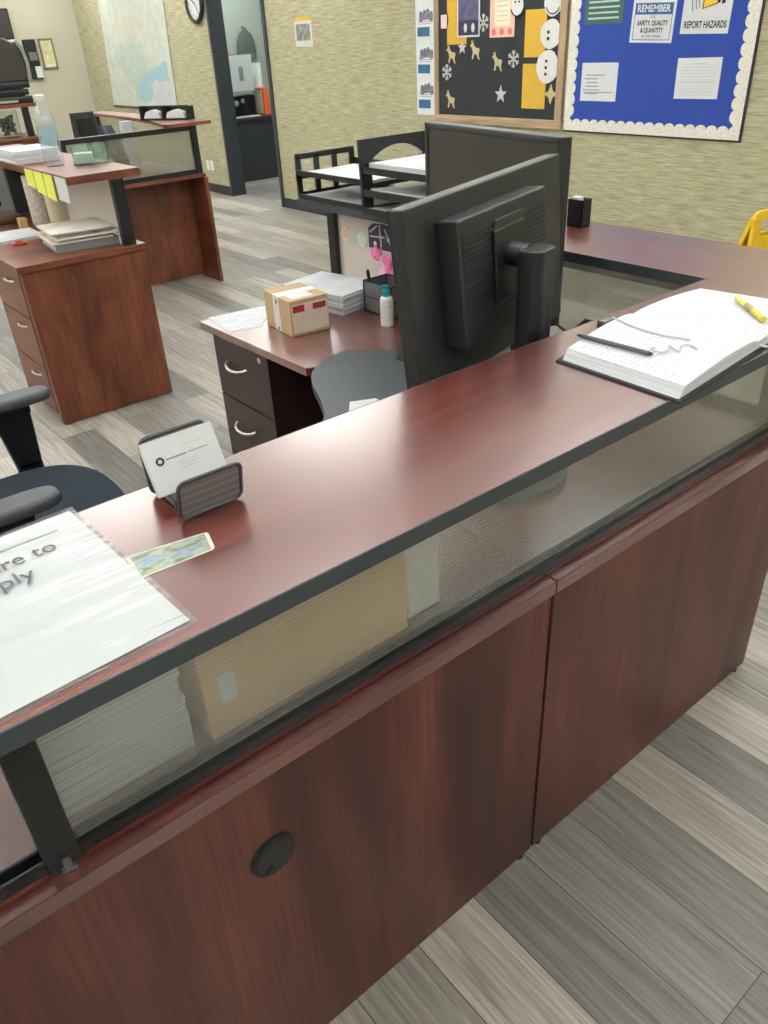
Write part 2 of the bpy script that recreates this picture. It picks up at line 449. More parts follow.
printed_x = ruled('printed form rows', 60, 'X', dens=0.5)
greenrows = ruled('green notice rows', 38, 'Z', base=(58, 92, 88), inkc=(180, 196, 184), dens=0.62)

def stripes(name, c1, c2, n, rough=0.8):
    """edges of stacked sheets"""
    m, nt, b, out = new_mat(name)
    tc = nd(nt, 'ShaderNodeTexCoord'); mp = nd(nt, 'ShaderNodeMapping'); mp.inputs['Scale'].default_value = (4, 4, n)
    t = nd(nt, 'ShaderNodeTexNoise'); t.inputs['Scale'].default_value = 1; t.inputs['Detail'].default_value = 2
    nt.links.new(tc.outputs['Object'], mp.inputs[0]); nt.links.new(mp.outputs[0], t.inputs['Vector'])
    r = nd(nt, 'ShaderNodeValToRGB'); r.color_ramp.elements[0].position = 0.35; r.color_ramp.elements[1].position = 0.6
    r.color_ramp.elements[0].color = rgb(*c1); r.color_ramp.elements[1].color = rgb(*c2)
    nt.links.new(t.outputs['Fac'], r.inputs['Fac']); nt.links.new(r.outputs['Color'], b.inputs['Base Color'])
    b.inputs['Roughness'].default_value = rough
    return m
sheets = stripes('edges of stacked paper', (182, 186, 190), (216, 219, 220), 700)

def dots(name):
    m, nt, b, out = new_mat(name)
    tc = nd(nt, 'ShaderNodeTexCoord')
    v = nd(nt, 'ShaderNodeTexVoronoi'); v.inputs['Scale'].default_value = 420; v.inputs['Randomness'].default_value = 0.0
    nt.links.new(tc.outputs['Object'], v.inputs['Vector'])
    r = nd(nt, 'ShaderNodeValToRGB'); r.color_ramp.elements[0].position = 0.36; r.color_ramp.elements[1].position = 0.46
    r.color_ramp.elements[0].color = (0.09, 0.085, 0.085, 1); r.color_ramp.elements[1].color = (0.2, 0.2, 0.2, 1)
    nt.links.new(v.outputs['Distance'], r.inputs['Fac']); nt.links.new(r.outputs['Color'], b.inputs['Base Color'])
    b.inputs['Roughness'].default_value = 0.4; b.inputs['Metallic'].default_value = 0.3
    return m
meshm = dots('perforated grey metal')

def scenic():
    m, nt, b, out = new_mat('printed landscape photo')
    tc = nd(nt, 'ShaderNodeTexCoord')
    mp = nd(nt, 'ShaderNodeMapping'); mp.inputs['Scale'].default_value = (28, 70, 1)
    n = nd(nt, 'ShaderNodeTexNoise'); n.inputs['Scale'].default_value = 1; n.inputs['Detail'].default_value = 4
    nt.links.new(tc.outputs['Object'], mp.inputs[0]); nt.links.new(mp.outputs[0], n.inputs['Vector'])
    r = nd(nt, 'ShaderNodeValToRGB'); e = r.color_ramp.elements
    e[0].position = 0.25; e[0].color = rgb(78, 88, 76); e[1].position = 0.75; e[1].color = rgb(190, 190, 178)
    for p, c in ((0.4, (112, 128, 104)), (0.5, (158, 168, 144)), (0.6, (120, 136, 170))):
        k = e.new(p); k.color = rgb(*c)
    nt.links.new(n.outputs['Fac'], r.inputs['Fac']); nt.links.new(r.outputs['Color'], b.inputs['Base Color'])
    b.inputs['Roughness'].default_value = 0.25
    return m
scenicm = scenic()

def emit(name, col, s):
    m, nt, b, out = new_mat(name)
    b.inputs['Base Color'].default_value = (0.8, 0.8, 0.8, 1)
    b.inputs['Emission Color'].default_value = col; b.inputs['Emission Strength'].default_value = s
    return m
lightm = emit('ceiling light diffuser', (0.96, 0.985, 1.0, 1), 4.0)
added_officelightm = emit('added office glow', (0.95, 0.985, 1.0, 1), 12.0)  # glow added to brighten the office
added_uplightm = emit('added ceiling uplight', (0.96, 0.985, 1.0, 1), 16.0)  # upward glow added to brighten the ceiling

# ------------------------------------------------------------------ the room
XW, YL = 4.0, 12.18          # wallpaper wall, beige wall
XR, YF, ZC = -4.2, -3.6, 2.75
def struct(mb, name, mat, label, parent=None):
    o = mb.build(name, mat, parent)
    return tag(o, label, None, None, 'structure')
struct(MB().box(XR - .1, 7.2, YF - .1, 12.4, -0.1, 0.0), 'floor', floorm, 'grey oak look vinyl plank floor running away from the counter')
DY0, DY1, CASE = 7.20, 8.285, 8.325
w = MB()
w.box(XW, XW + .15, YF, DY0, 0, ZC)
w.box(XW, XW + .15, CASE, YL, 0, ZC)
w.box(XW, XW + .15, DY0, CASE, 2.15, ZC)
struct(w, 'wall_back', wallpaper, 'wall papered in olive beige grasscloth behind the boards and the map')
struct(MB().box(XR, XW + .15, YL, YL + .15, 0, ZC), 'wall_left', beige, 'plain beige painted wall at the far left')
struct(MB().box(XR - .15, XR, YF, YL, 0, ZC), 'wall_right', beige, 'plain beige wall outside the view')
struct(MB().box(XR, XW + .15, YF - .15, YF, 0, ZC), 'wall_front', beige, 'plain beige wall behind the camera')
ceil = struct(MB().box(XR - .1, 7.2, YF - .1, 12.4, ZC, ZC + .1), 'ceiling', ceilm, 'white tile ceiling outside the view')
for lx in (-3.2, -1.4, 0.3, 1.9, 3.4):
    for ly in (-1.9, 0.75, 3.6, 6.3, 9.0, 11.2):
        f = MB(); zl = ZC - .30
        f.box(lx - .32, lx + .32, ly - .62, ly - .6, zl - .03, zl + .02); f.box(lx - .32, lx + .32, ly + .6, ly + .62, zl - .03, zl + .02)
        f.box(lx - .32, lx - .3, ly - .6, ly + .6, zl - .03, zl + .02); f.box(lx + .3, lx + .32, ly - .6, ly + .6, zl - .03, zl + .02)
        for yy in (ly - .61, ly + .61): f.cyl((lx, yy, zl), (lx, yy, ZC), .004, n=6)
        struct(f, 'trim_light', white, 'white frame of an unseen ceiling light, hung low for the added uplight', ceil)
        struct(MB().box(lx - .3, lx + .3, ly - .6, ly + .6, zl - .025, zl - .012), 'trim_glow_panel', lightm, 'lower diffuser of the unseen ceiling light', ceil)
        struct(MB().box(lx - .3, lx + .3, ly - .6, ly + .6, zl, zl + .012), 'trim_glow_panel', added_uplightm, 'added panel glowing up at the ceiling above the unseen light', ceil)  # upward panel added so the counter reflects a brighter ceiling
# baseboards
b = MB(); b.box(XW - .012, XW, YF, DY0 - .05, 0, .1); struct(b, 'baseboard_back', basem, 'dark vinyl baseboard along the papered wall right of the doorway')
b = MB(); b.box(XW - .012, XW, CASE, YL, 0, .1); struct(b, 'baseboard_far', basem, 'dark vinyl baseboard along the papered wall left of the doorway')
b = MB(); b.box(XR, XW - .012, YL - .012, YL, 0, .1); struct(b, 'baseboard_left', basem, 'dark vinyl baseboard along the beige wall')
# doorway: wide dark casing at left, slim one at right, head above
d = MB()
d.box(XW - .02, XW + .17, DY1, CASE, 0, 2.15, .004)
d.box(XW - .02, XW + .17, DY0 - .05, DY0, 0, 2.15, .004)
d.box(XW - .02, XW + .17, DY0 - .05, CASE, 2.15, 2.25, .004)
struct(d, 'door_1', doormat, 'dark charcoal door casing of the open doorway')
# the office beyond the doorway
o = MB(); o.box(6.3, 6.4, 6.0, 11.1, 0, ZC); o.box(4.15, 6.4, 11.0, 11.1, 0, ZC); o.box(4.15, 7.0, 5.9, 6.0, 0, ZC)
struct(o, 'wall_office', offgrey, 'grey green wall of the office seen through the doorway')
f = MB()
f.box(4.35, 5.55, 7.4, 8.5, ZC - .012, ZC - .001); f.box(4.9, 6.0, 9.6, 10.5, ZC - .012, ZC - .001)  # unseen panels added overhead to light the office and its papers
struct(f, 'trim_glow_panel', added_officelightm, 'added unseen glow panels that brighten the office', ceil)

# ------------------------------------------------------------------ camera
R = Matrix(((0.0,) * 4,) * 4)
psi, th, ro = math.radians(52.33108914), math.radians(31.63403966), math.radians(-3.13586798)
fwd = V((math.cos(psi) * math.cos(th), math.sin(psi) * math.cos(th), -math.sin(th)))
rt = V((math.sin(psi), -math.cos(psi), 0)); up = rt.cross(fwd)
r_ = math.cos(ro) * rt + math.sin(ro) * up; u_ = -math.sin(ro) * rt + math.cos(ro) * up
cam = bpy.data.cameras.new('camera'); co = bpy.data.objects.new('camera', cam); COL.objects.link(co)
m = Matrix.Identity(4)
for i in range(3):
    m[i][0], m[i][1], m[i][2] = r_[i], u_[i], -fwd[i]
m[0][3], m[1][3], m[2][3] = -0.901, -0.688, 1.603
co.matrix_world = m
cam.sensor_fit = 'AUTO'; cam.sensor_width = 36; cam.lens = 776.737 / 1024 * 36
cam.clip_start = 0.02
SC.camera = co

# ------------------------------------------------------------------ reception counter (foreground)
W, H = 0.77, 1.10            # work surface and transaction top heights
def ribbed(axis, a, b, z0, z1, at, thick=.004, amp=.0020, pitch=.0070, sgn=-1):
    """sheet with horizontal ribs on its outer face; axis = the direction it runs along"""
    mb = MB(); t = bmesh.new()
    n = int((z1 - z0) / pitch * 6)
    prev = None
    for i in range(n + 1):
        z = z0 + (z1 - z0) * i / n
        o = amp * abs(math.sin(PI * (z - z0) / pitch))
        f = at + sgn * o; k = at - sgn * thick
        if axis == 'X': row = [t.verts.new((a, f, z)), t.verts.new((b, f, z)), t.verts.new((a, k, z)), t.verts.new((b, k, z))]
        else: row = [t.verts.new((f, a, z)), t.verts.new((f, b, z)), t.verts.new((k, a, z)), t.verts.new((k, b, z))]
        if prev:
            t.faces.new((prev[0], prev[1], row[1], row[0])); t.faces.new((prev[3], prev[2], row[2], row[3]))
            t.faces.new((prev[2], prev[0], row[0], row[2])); t.faces.new((prev[1], prev[3], row[3], row[1]))
        else:
            t.faces.new((row[0], row[2], row[3], row[1]))
        prev = row
    t.faces.new((prev[0], prev[1], prev[3], prev[2]))
    bmesh.ops.recalc_face_normals(t, faces=t.faces)
    for f in t.faces: f.smooth = True
    return mb._merge(t)

XL = -1.14                   # left end of the counter, outside the frame
rc = thing('reception_counter', (-0.1, 0.2, 0), 'long dark mahogany reception counter crossing the foreground, with ribbed glass below its raised top', 'counter')
MB().box(XL, -.004, 0, .02, .012, .742, .0015).build('front_panel', mah_z, rc)
MB().box(.004, .907, 0, .02, .012, .742, .0015).build('front_panel', mah_z, rc)
MB().box(-.004, .004, .006, .02, .02, .742).build('panel_joint', plain('dark red panel edge', (84, 44, 44), .5), rc)
MB().box(XL, -.001, -.008, .742, .742, W, .002).build('ledge', mah_x, rc)
MB().box(.001, .907, -.008, .742, .742, W, .002).build('ledge', mah_x, rc)
for x0, x1 in ((-1.12, -1.1), (-.03, -.01), (.01, .03), (.885, .905)):
    MB().box(x0, x1, .022, .70, .012, .741).build('side_panel', mah_y, rc)
for x in (-.03, .03, .87, -1.05):
    MB().cyl((x, .012, 0), (x, .012, .013), .012).build('leveling_foot', black, rc)
MB().box(XL, 1.078, -.093, .2290, H - .024, H, .0003).build('transaction_top', mah_x, rc)
e = MB()
e.box(XL, 1.080, -.0955, -.0925, H - .0245, H + .0004, .0008)
e.box(XL, .752, .2275, .2302, H - .0245, H + .0002, .0008)
e.box(1.0775, 1.080, -.0955, .228, H - .0245, H + .0002)
e.build('edge_band', charcoal, rc)
ribbed('X', -.845, .86, W + .018, H - .026, .032).build('glass_panel', ribglass, rc)
r = MB()
r.box(XL + .05, .875, .024, .042, W, W + .010, .001); r.box(XL + .05, .875, .021, .029, W + .010, W + .020, .001); r.box(XL + .05, .875, .040, .046, W + .010, W + .024, .001)
r.build('glass_rail', blackrail, rc)
for x0, x1 in ((-.885, -.845), (.848, .888)):
    MB().box(x0, x1, .016, .056, W, H - .024, .002).build('post', blackrail, rc)
p = MB(); p.box(-.868, -.858, .010, .0155, W + .001, W + .022, .001); p.box(-.872, -.854, .008, .018, W, W + .006, .001)
p.build('post_clip', steel, rc)
# cable grommet in the left front panel
gr = MB().cyl((-.613, 0.001, .574), (-.613, -.005, .574), .0385, .0365, 40).build('grommet', black, rc)
MB().cyl((-.613, -.005, .574), (-.613, -.0065, .574), .031, .0305, 40).build('grommet_cap', dkgrey, gr)
MB().prism([(-.632, .549), (-.616, .553), (-.620, .562), (-.630, .560)], -.0075, -.0063, 'XZ').build('grommet_slot', ink, gr)
# grey corner work surface with a concave front edge
arc = [(.293, 1.149), (.262, 1.125), (.238, 1.095), (.205, 1.035), (.176, .97), (.149, .916), (.117, .858), (.077, .814), (.03, .785), (-.05, .76)]
poly = arc + [(-.05, .745), (.90, .745), (.90, 1.0)] + [(.70, 1.0), (.558, 1.077), (.44, 1.202), (.36, 1.19)]
MB().prism(poly, W - .026, W + .003, 'XY').build('corner_worksurface', matgrey, rc)

# ------------------------------------------------------------------ return counter (runs away on the right)
rr = thing('return_counter', (.85, 1.1, 0), 'mahogany return counter with a dark inner edge, carrying the letter trays and pen cup', 'counter')
yE = 1.876
MB().box(.757, 1.078, .2294, yE - .002, H - .024, H, .0003).build('transaction_top', mah_y, rr)
e = MB(); e.box(.7545, .757, .2305, yE, H - .0245, H + .0002); e.box(1.078, 1.080, .2305, yE, H - .0245, H + .0002); e.box(.7545, 1.080, yE - .002, yE, H - .0245, H + .0002)
e.build('edge_band', charcoal, rr)
ribbed('Y', .10, 1.12, W + .02, H - .026, .878, amp=.0015).build('glass_panel', ribglass2, rr)
MB().box(.876, .881, 1.13, 1.80, W + .02, H - .026).build('glass_panel', frost, rr)['label'] = 'pale frosted glass panel'
MB().box(.866, .890, .10, 1.84, W, W + .02, .001).build('glass_rail', blackrail, rr)
for y0, y1 in ((1.80, 1.845), (.06, .10), (1.115, 1.135)):
    MB().box(.858, .898, y0, y1, W, H - .024, .002).build('post', blackrail, rr)
# work surface of the return, cut back where the grey corner piece begins
MB().prism([(.262, 1.818), (.27, 1.17), (.30, 1.155), (.36, 1.192), (.44, 1.204), (.56, 1.080), (.70, 1.003), (.905, 1.003), (.905, 1.818)], W - .026, W, 'XY', .001).build('worksurface', mah_y, rr)
MB().box(.885, .905, .30, 1.80, .012, W - .028).build('modesty_panel', mah_z, rr)
MB().box(.30, .884, 1.78, 1.80, .012, W - .028).build('end_panel', mah_z, rr)
# drawer pedestal
pd = thing('drawer_pedestal', (.55, 1.59, 0), 'dark espresso drawer pedestal with curved nickel pulls at the left end of the return counter', 'drawer cabinet')
MB().box(.30, .84, 1.412, 1.776, .02, W - .028, .001).build('body', espresso, pd)
for z0, z1 in ((.515, .738), (.288, .510), (.03, .283)):
    dw = MB().box(.282, .299, 1.414, 1.774, z0, z1, .0015).build('drawer', espresso, pd)
    zc = z1 - (.085 if z0 > .29 else .09)
    yc = 1.624
    pts = [(.282, yc + .062, zc)] + [(.282 - .028 * math.sin(PI * t / 8), yc + .062 * math.cos(PI * t / 8), zc - .012 * math.sin(PI * t / 8)) for t in range(1, 8)] + [(.282, yc - .062, zc)]
    MB().tube(pts, .0055, 10).build('handle', metal, dw)
MB().cyl((.284, 1.458, .716), (.276, 1.458, .716), .010).build('lock', metal, pd)

# ------------------------------------------------------------------ monitors
def monitor(root_xy, label, top, x_ax, u_ax, w_, h_, xo, stand_z, front_screen):
    """x_ax = right as seen from the screen side, u_ax = up; top = centre of the upper edge of the back plane"""
    root = thing('computer_monitor', (root_xy[0], root_xy[1], stand_z), label, 'monitor')
    x = V(x_ax).normalized(); u = V(u_ax); u = (u - x * u.dot(x)).normalized(); n = x.cross(u) # n points out of the screen
    M = Matrix.Identity(4)
    y = -n
    for i in range(3):
        M[i][0], M[i][1], M[i][2], M[i][3] = x[i], y[i], u[i], top[i]
    a = w_ / 2; bz = .016; t = .034
    c = MB()   # casing: back shell with a rim round the screen
    c.box(-a, a, -t + .006, 0, -h_, 0, .003, M)
    c.box(-a, a, -t, -t + .008, -bz, 0, .002, M); c.box(-a, a, -t, -t + .008, -h_, -h_ + bz * 1.25, .002, M)
    c.box(-a, -a + bz, -t, -t + .008, -h_, 0, .002, M); c.box(a - bz, a, -t, -t + .008, -h_, 0, .002, M)
    c.build('casing', dkgrey, root)
    MB().box(-a + bz, a - bz, -t + .003, -t + .007, -h_ + bz * 1.25, -bz, 0, M).build('screen', screenm, root)
    hx0, hx1, hz0, hz1 = xo - .16, xo + .16, -.265, -.036
    hs = MB()
    hs.prism([(hx0, hz0), (hx1, hz0), (hx1, hz1), (hx0, hz1)], 0, .046, 'XZ', .0035, M)
    hs.prism([(xo - .05, -.086), (xo + .05, -.086), (xo + .046, -.058), (xo - .056, -.058)], .044, .052, 'XZ', .002, M)
    for k in range(22):
        z = hz0 + .014 + k * .0093
        if z > hz1 - .02: break
        hs.box(hx0 + .008, hx1 - .008, .045, .0495, z, z + .0034, 0, M)
    hs.build('rear_housing', dkgrey, root)
    MB().box(xo - .058, xo + .058, .046, .056, -.206, -.074, .003, M).build('mount_plate', black, root)
    # the stand stands upright on the desk
    yb = y.copy(); yb.z = 0; yb.normalize(); xb = x.copy(); xb.z = 0; xb.normalize()
    pc = M @ V((xo + (.008), .060, -.14))
    S = Matrix.Identity(4)
    for i in range(3):
        S[i][0], S[i][1], S[i][2] = xb[i], yb[i], (0, 0, 1)[i]
    S[0][3], S[1][3] = pc.x, pc.y
    S[2][3] = 0
    # column centre on the plate, behind it
    stn = MB().prism([(-.034, .03), (.034, .03), (.036, .062), (.022, .078), (-.022, .078), (-.036, .062)], stand_z + .016, pc.z + .03, 'XY', .003, S).build('stand_column', black, root)
    MB().cyl(M @ V((xo + .008, .054, -.125)), S @ V((0, .035, pc.z + .012)), .022).build('tilt_hinge', black, root)
    bs = MB()
    bs.prism([(.12 * math.cos(2 * PI * k / 36) , .035 + .10 * math.sin(2 * PI * k / 36)) for k in range(36)], stand_z, stand_z + .016, 'XY', .003, S)
    bs.build('stand_base', black, root)
    return root, M, S
rr1 = V((0.973, 0.231, 0.028)); uu1 = V((-0.045, 0.069, 0.997))
monitor((.22, .33), 'black monitor seen from behind, its vented back turned to the foreground counter', (.236, .403, 1.362), -rr1, uu1, .563, .341, .03, W + .003, False)
y2 = math.radians(-100.247)
monitor((.68, .80), 'black monitor with its dark screen facing out, behind the one seen from the back', (.658, .793, 1.391), (math.cos(y2), math.sin(y2), 0), (0, 0, 1), .568, .425, 0, W + .003, True)

# ------------------------------------------------------------------ things on the foreground counter
# plastic sleeve with the printed sheet
sg = thing('sleeved_sign', (-.8, .09, H), 'white printed sheet in a clear plastic sleeve at the left end of the foreground counter', 'sign')
SX = V((.975, .02, 0)); 
cor = dict(tr=(-.689, .245), br=(-.675, -.076), bl=(-.945, -.088), tl=(-.945, .235))
def inset(k):
    cx = sum(c[0] for c in cor.values()) / 4; cy = sum(c[1] for c in cor.values()) / 4
    return [(cx + (c[0] - cx) * k, cy + (c[1] - cy) * k) for c in (cor['bl'], cor['br'], cor['tr'], cor['tl'])]
MB().prism(inset(.955), H + .001, H + .0018, 'XY').build('printed_sheet', paper, sg)
# sleeve: wavy thin sheet
def wavy_sheet(quad, z, thick, amp, nx=26, ny=34, seed=1):
    t = bmesh.new(); rnd = random.Random(seed)
    ph = [rnd.uniform(0, 6) for _ in range(6)]
    q = [V((a[0], a[1], 0)) for a in quad]
    def P(i, j):
        u, v = i / nx, j / ny
        p = (q[0] * (1 - u) + q[1] * u) * (1 - v) + (q[3] * (1 - u) + q[2] * u) * v
        e = math.sin(PI * u) ** .5 * math.sin(PI * v) ** .5 if 0 < u < 1 and 0 < v < 1 else 0
        h = amp * e * (1 + .6 * math.sin(9 * v * 3 + 2 * u + ph[0]) + .4 * math.sin(17 * v + 5 * u + ph[1]))
        return p, h
    top = [[None] * (ny + 1) for _ in range(nx + 1)]; bot = [[None] * (ny + 1) for _ in range(nx + 1)]
    for i in range(nx + 1):
        for j in range(ny + 1):
            p, h = P(i, j)
            top[i][j] = t.verts.new((p.x, p.y, z + thick + h)); bot[i][j] = t.verts.new((p.x, p.y, z))
    for i in range(nx):
        for j in range(ny):
            t.faces.new((top[i][j], top[i + 1][j], top[i + 1][j + 1], top[i][j + 1]))
            t.faces.new((bot[i][j], bot[i][j + 1], bot[i + 1][j + 1], bot[i + 1][j]))
    for i in range(nx):
        t.faces.new((top[i][0], bot[i][0], bot[i + 1][0], top[i + 1][0])); t.faces.new((top[i][ny], top[i + 1][ny], bot[i + 1][ny], bot[i][ny]))
    for j in range(ny):
        t.faces.new((top[0][j], top[0][j + 1], bot[0][j + 1], bot[0][j])); t.faces.new((top[nx][j], bot[nx][j], bot[nx][j + 1], top[nx][j + 1]))
    bmesh.ops.recalc_face_normals(t, faces=t.faces)
    for f in t.faces: f.smooth = True
    return MB()._merge(t)
wavy_sheet([cor['bl'], cor['br'], cor['tr'], cor['tl']], H + .0002, .0026, .002).build('plastic_sleeve', sleeve, sg)
TX, TY = (.99, .035, 0), (-.035, .99, 0)
signink = plain('soft grey print', (84, 86, 90), .7)
text(sg, 'Here to', signink, axes((-.7885, .164, H + .0046), TX, TY), .036, width=.100)
text(sg, 'Apply', signink, axes((-.815, .125, H + .0046), TX, TY), .036, width=.080)
for k, (x0, x1, yy) in enumerate(((-.86, -.722, .200),)):
    MB().box(x0, x1, yy - .0018, yy + .0018, H + .0019, H + .0023).build('header_line', greyink, sg)

# scenic bookmark / photo card
pc = thing('photo_card', (-.63, .055, H), 'small glossy landscape photo card lying between the sleeved sheet and the card holder', 'card')
def rounded(q, r=.006, n=5):
    out = []
    for i in range(4):
        p = V(q[i]); a = (V(q[i - 1]) - p).normalized(); b = (V(q[(i + 1) % 4]) - p).normalized()
        for k in range(n + 1):
            t = k / n
            out.append(tuple((p + a * r * (1 - t) ** 2 + b * r * t ** 2)))
    return out
cq = [(-.690, .036), (-.597, .031), (-.586, .070), (-.684, .088)]
MB().prism(rounded(cq), H, H + .0008, 'XY').build('card', paper2, pc)
cc = V((sum(a[0] for a in cq) / 4, sum(a[1] for a in cq) / 4))
MB().prism([tuple(cc + (V(a) - cc) * .9) for a in cq], H + .0008, H + .0011, 'XY').build('printed_picture', scenicm, pc)

# business card holder
bh = thing('business_card_holder', (-.555, .16, H), 'grey mesh metal business card holder standing near the inner edge of the foreground counter', 'card holder')
def rrect(w2, h2, r, n=5):
    pts = []
    for cx, cy, a0 in ((w2 - r, h2 - r, 0), (-w2 + r, h2 - r, 90), (-w2 + r, -h2 + r, 180), (w2 - r, -h2 + r, 270)):
        for k in range(n + 1):
            a = math.radians(a0 + 90 * k / n); pts.append((cx + r * math.cos(a), cy + r * math.sin(a)))
    return pts
def mesh_panel(M, w2, h2, nm):
    loop = [M @ V((x, y, 0)) for x, y in rrect(w2, h2, .010)]
    fr = MB().tube(loop, .0027, 8, True).build(nm, mesh_c, bh)
    MB().prism(rrect(w2 - .001, h2 - .001, .009), -.0006, .0006, 'XY', 0, M).build('mesh_sheet', meshm, fr)
Mf = axes((-.556, .108, H + .0298), (1, .0, 0), (0, -.22, 1))
mesh_panel(Mf, .043, .0275, 'front_frame')
Mb = axes((-.551, .203, H + .040), (1, 0, 0), (0, .12, 1))
mesh_panel(Mb, .046, .0375, 'rear_frame')
for x in (-.585, -.523):
    MB().tube([(x, .115, H + .003), (x, .135, H + .0035), (x, .18, H + .0035), (x, .198, H + .003)], .0026, 8).build('base_rod', mesh_c, bh)
MB().box(-.590, -.518, .117, .196, H + .004, H + .0055).build('base_sheet', meshm, bh)
tr_ = MB(); tr_.box(-.594, -.514, .135, .139, H + .0055, H + .016); tr_.build('card_stop', mesh_c, bh)
cd = thing('business_cards', (-.556, .16, H + .012), 'stack of white business cards leaning back in the mesh card holder', 'business cards')
Mc = axes((-.5575, .166, H + .0585), (1, -.02, .012), (0.03, .5, 1))
MB().box(-.049, .049, -.040, .030, -.010, 0, .0006, Mc).build('card_stack', sheets, cd)
MB().box(-.049, .049, -.040, .030, 0, .0004, 0, Mc).build('top_card', paper, cd)
# logo ring and its lines of grey type
t = MB(); t.tube([Mc @ V((-.032 + .0042 * math.cos(2 * PI * k / 20), .002 + .0042 * math.sin(2 * PI * k / 20), .0008)) for k in range(20)], .0013, 6, True)
t.build('logo', ink, cd)
t = MB()
for (x0, x1, yy, h_) in ((-.024, .004, .002, .0020), (.006, .034, .0025, .0013)): t.box(x0, x1, yy - h_ / 2, yy + h_ / 2, .0005, .0007, 0, Mc)
t.build('company_line', greyink, cd)
t = MB()
for (x0, x1, yy) in ((-.012, .016, -.006), (-.012, .022, -.010), (-.008, .012, -.014), (.0, .03, .013)): t.box(x0, x1, yy - .0005, yy + .0005, .0005, .0007, 0, Mc)
t.build('small_print', plain('pale grey ink', (190, 194, 198), .7), cd)

# open notebook
nb = thing('open_notebook', (.40, .05, H), 'thick open notebook filled with handwriting, lying on the foreground counter at the right', 'notebook')
FL, FN, SN, SB = (.142, .130), (.133, -.104), (.408, -.078), (.388, .166)
RB, RN = (.652, .178), (.690, -.068)
def slab(q, z0, z1, grow=0.0):
    cx = sum(a[0] for a in q) / 4; cy = sum(a[1] for a in q) / 4
    g = [(a[0] + math.copysign(grow, a[0] - cx), a[1] + math.copysign(grow, a[1] - cy)) for a in q]
    return MB().prism(g, z0, z1, 'XY')
slab([FL, FN, SN, SB], H, H + .003, .008).build('cover', ink, nb)
slab([SB, SN, RN, RB], H, H + .003, .006).build('cover', ink, nb)
def page_block(outer0, outer1, sp0, sp1, h_out, h_sp, over):
    """block of pages whose upper face bows towards the spine; outer edge slopes"""
    t = bmesh.new(); n = 14; rows = []
    for i in range(n + 1):
        u = i / n
        a = V(outer0).lerp(V(sp0), u); b_ = V(outer1).lerp(V(sp1), u)
        h = h_out * (1 - u) + h_sp * u + .005 * math.sin(PI * u) * (1 if u > .0 else 0)
        if u > .9: h -= .004 * (u - .9) / .1
        rows.append([t.verts.new((a.x, a.y, H + .003)), t.verts.new((b_.x, b_.y, H + .003)), t.verts.new((a.x + over * (1 - u), a.y, H + h)), t.verts.new((b_.x + over * (1 - u), b_.y, H + h))])
    for p, q in zip(rows, rows[1:]):
        t.faces.new((p[2], p[3], q[3], q[2])); t.faces.new((p[1], p[0], q[0], q[1]))
        t.faces.new((p[0], p[2], q[2], q[0])); t.faces.new((p[3], p[1], q[1], q[3]))
    for p in (rows[0], rows[-1]): t.faces.new((p[0], p[1], p[3], p[2]))
    bmesh.ops.recalc_face_normals(t, faces=t.faces)
    for f in t.faces: f.smooth = True
    return MB()._merge(t)
page_block(FL, FN, SB, SN, .020, .023, .012).build('page_block', sheets, nb)
page_block(RB, RN, SB, SN, .010, .020, -.004).build('page_block', sheets, nb)
def page_face(outer0, outer1, sp0, sp1, h_out, h_sp, over, nm):
    t = bmesh.new(); n = 14; top = []; bot = []
    for i in range(n + 1):
        u = i / n
        a = V(outer0).lerp(V(sp0), u); b_ = V(outer1).lerp(V(sp1), u)
        h = h_out * (1 - u) + h_sp * u + .005 * math.sin(PI * u)
        if u > .9: h -= .004 * (u - .9) / .1
        top.append([t.verts.new((a.x + over * (1 - u), a.y, H + h + .0009)), t.verts.new((b_.x + over * (1 - u), b_.y, H + h + .0009))])
        bot.append([t.verts.new((a.x + over * (1 - u), a.y, H + h + .0003)), t.verts.new((b_.x + over * (1 - u), b_.y, H + h + .0003))])
    for i in range(n):
        t.faces.new((top[i][0], top[i][1], top[i + 1][1], top[i + 1][0])); t.faces.new((bot[i][1], bot[i][0], bot[i + 1][0], bot[i + 1][1]))
        for k in (0, 1): t.faces.new((top[i][k], top[i + 1][k], bot[i + 1][k], bot[i][k]))
    for i in (0, n): t.faces.new((top[i][0], top[i][1], bot[i][1], bot[i][0]))
    bmesh.ops.recalc_face_normals(t, faces=t.faces)
    for f in t.faces: f.smooth = True
    return MB()._merge(t).build(nm, handwritten, nb)
page_face(FL, FN, SB, SN, .020, .023, .012, 'page')
page_face(RB, RN, SB, SN, .010, .020, -.004, 'page')
MB().tube([(.41, -.07, H + .012), (.425, -.085, H + .006), (.445, -.092, H + .004), (.475, -.096, H + .0035), (.52, -.092, H + .0035)], .0022, 6).build('bookmark_ribbon', white, nb)
cl = MB(); cl.box(.338, .372, .190, .208, H, H + .010, .002); cl.build('wire_clip', steel, nb)
MB().tube([(.335, .172, H + .024), (.318, .150, H + .0285), (.303, .108, H + .0298), (.297, .07, H + .030), (.297, .035, H + .030), (.308, -.008, H + .0302)], .0018, 6).build('loose_cord', plain('grey white cord', (186, 188, 190), .6), nb)
cpts = [(.222 + .0013 * k + .012 * math.cos(k * .32), .010 - .0009 * k + .010 * math.sin(k * .38), H + .0296) for k in range(48)]
MB().tube(cpts, .0013, 6).build('loose_cord', plain('grey white cord curl', (176, 178, 182), .6), nb)
pen = thing('pen', (.26, .10, H + .03), 'slim dark grey pen lying across the left page of the open notebook', 'pen')
P0, P1 = V((.199, .147, H + .0300)), V((.205, .001, H + .0302))
dv = (P1 - P0).normalized()
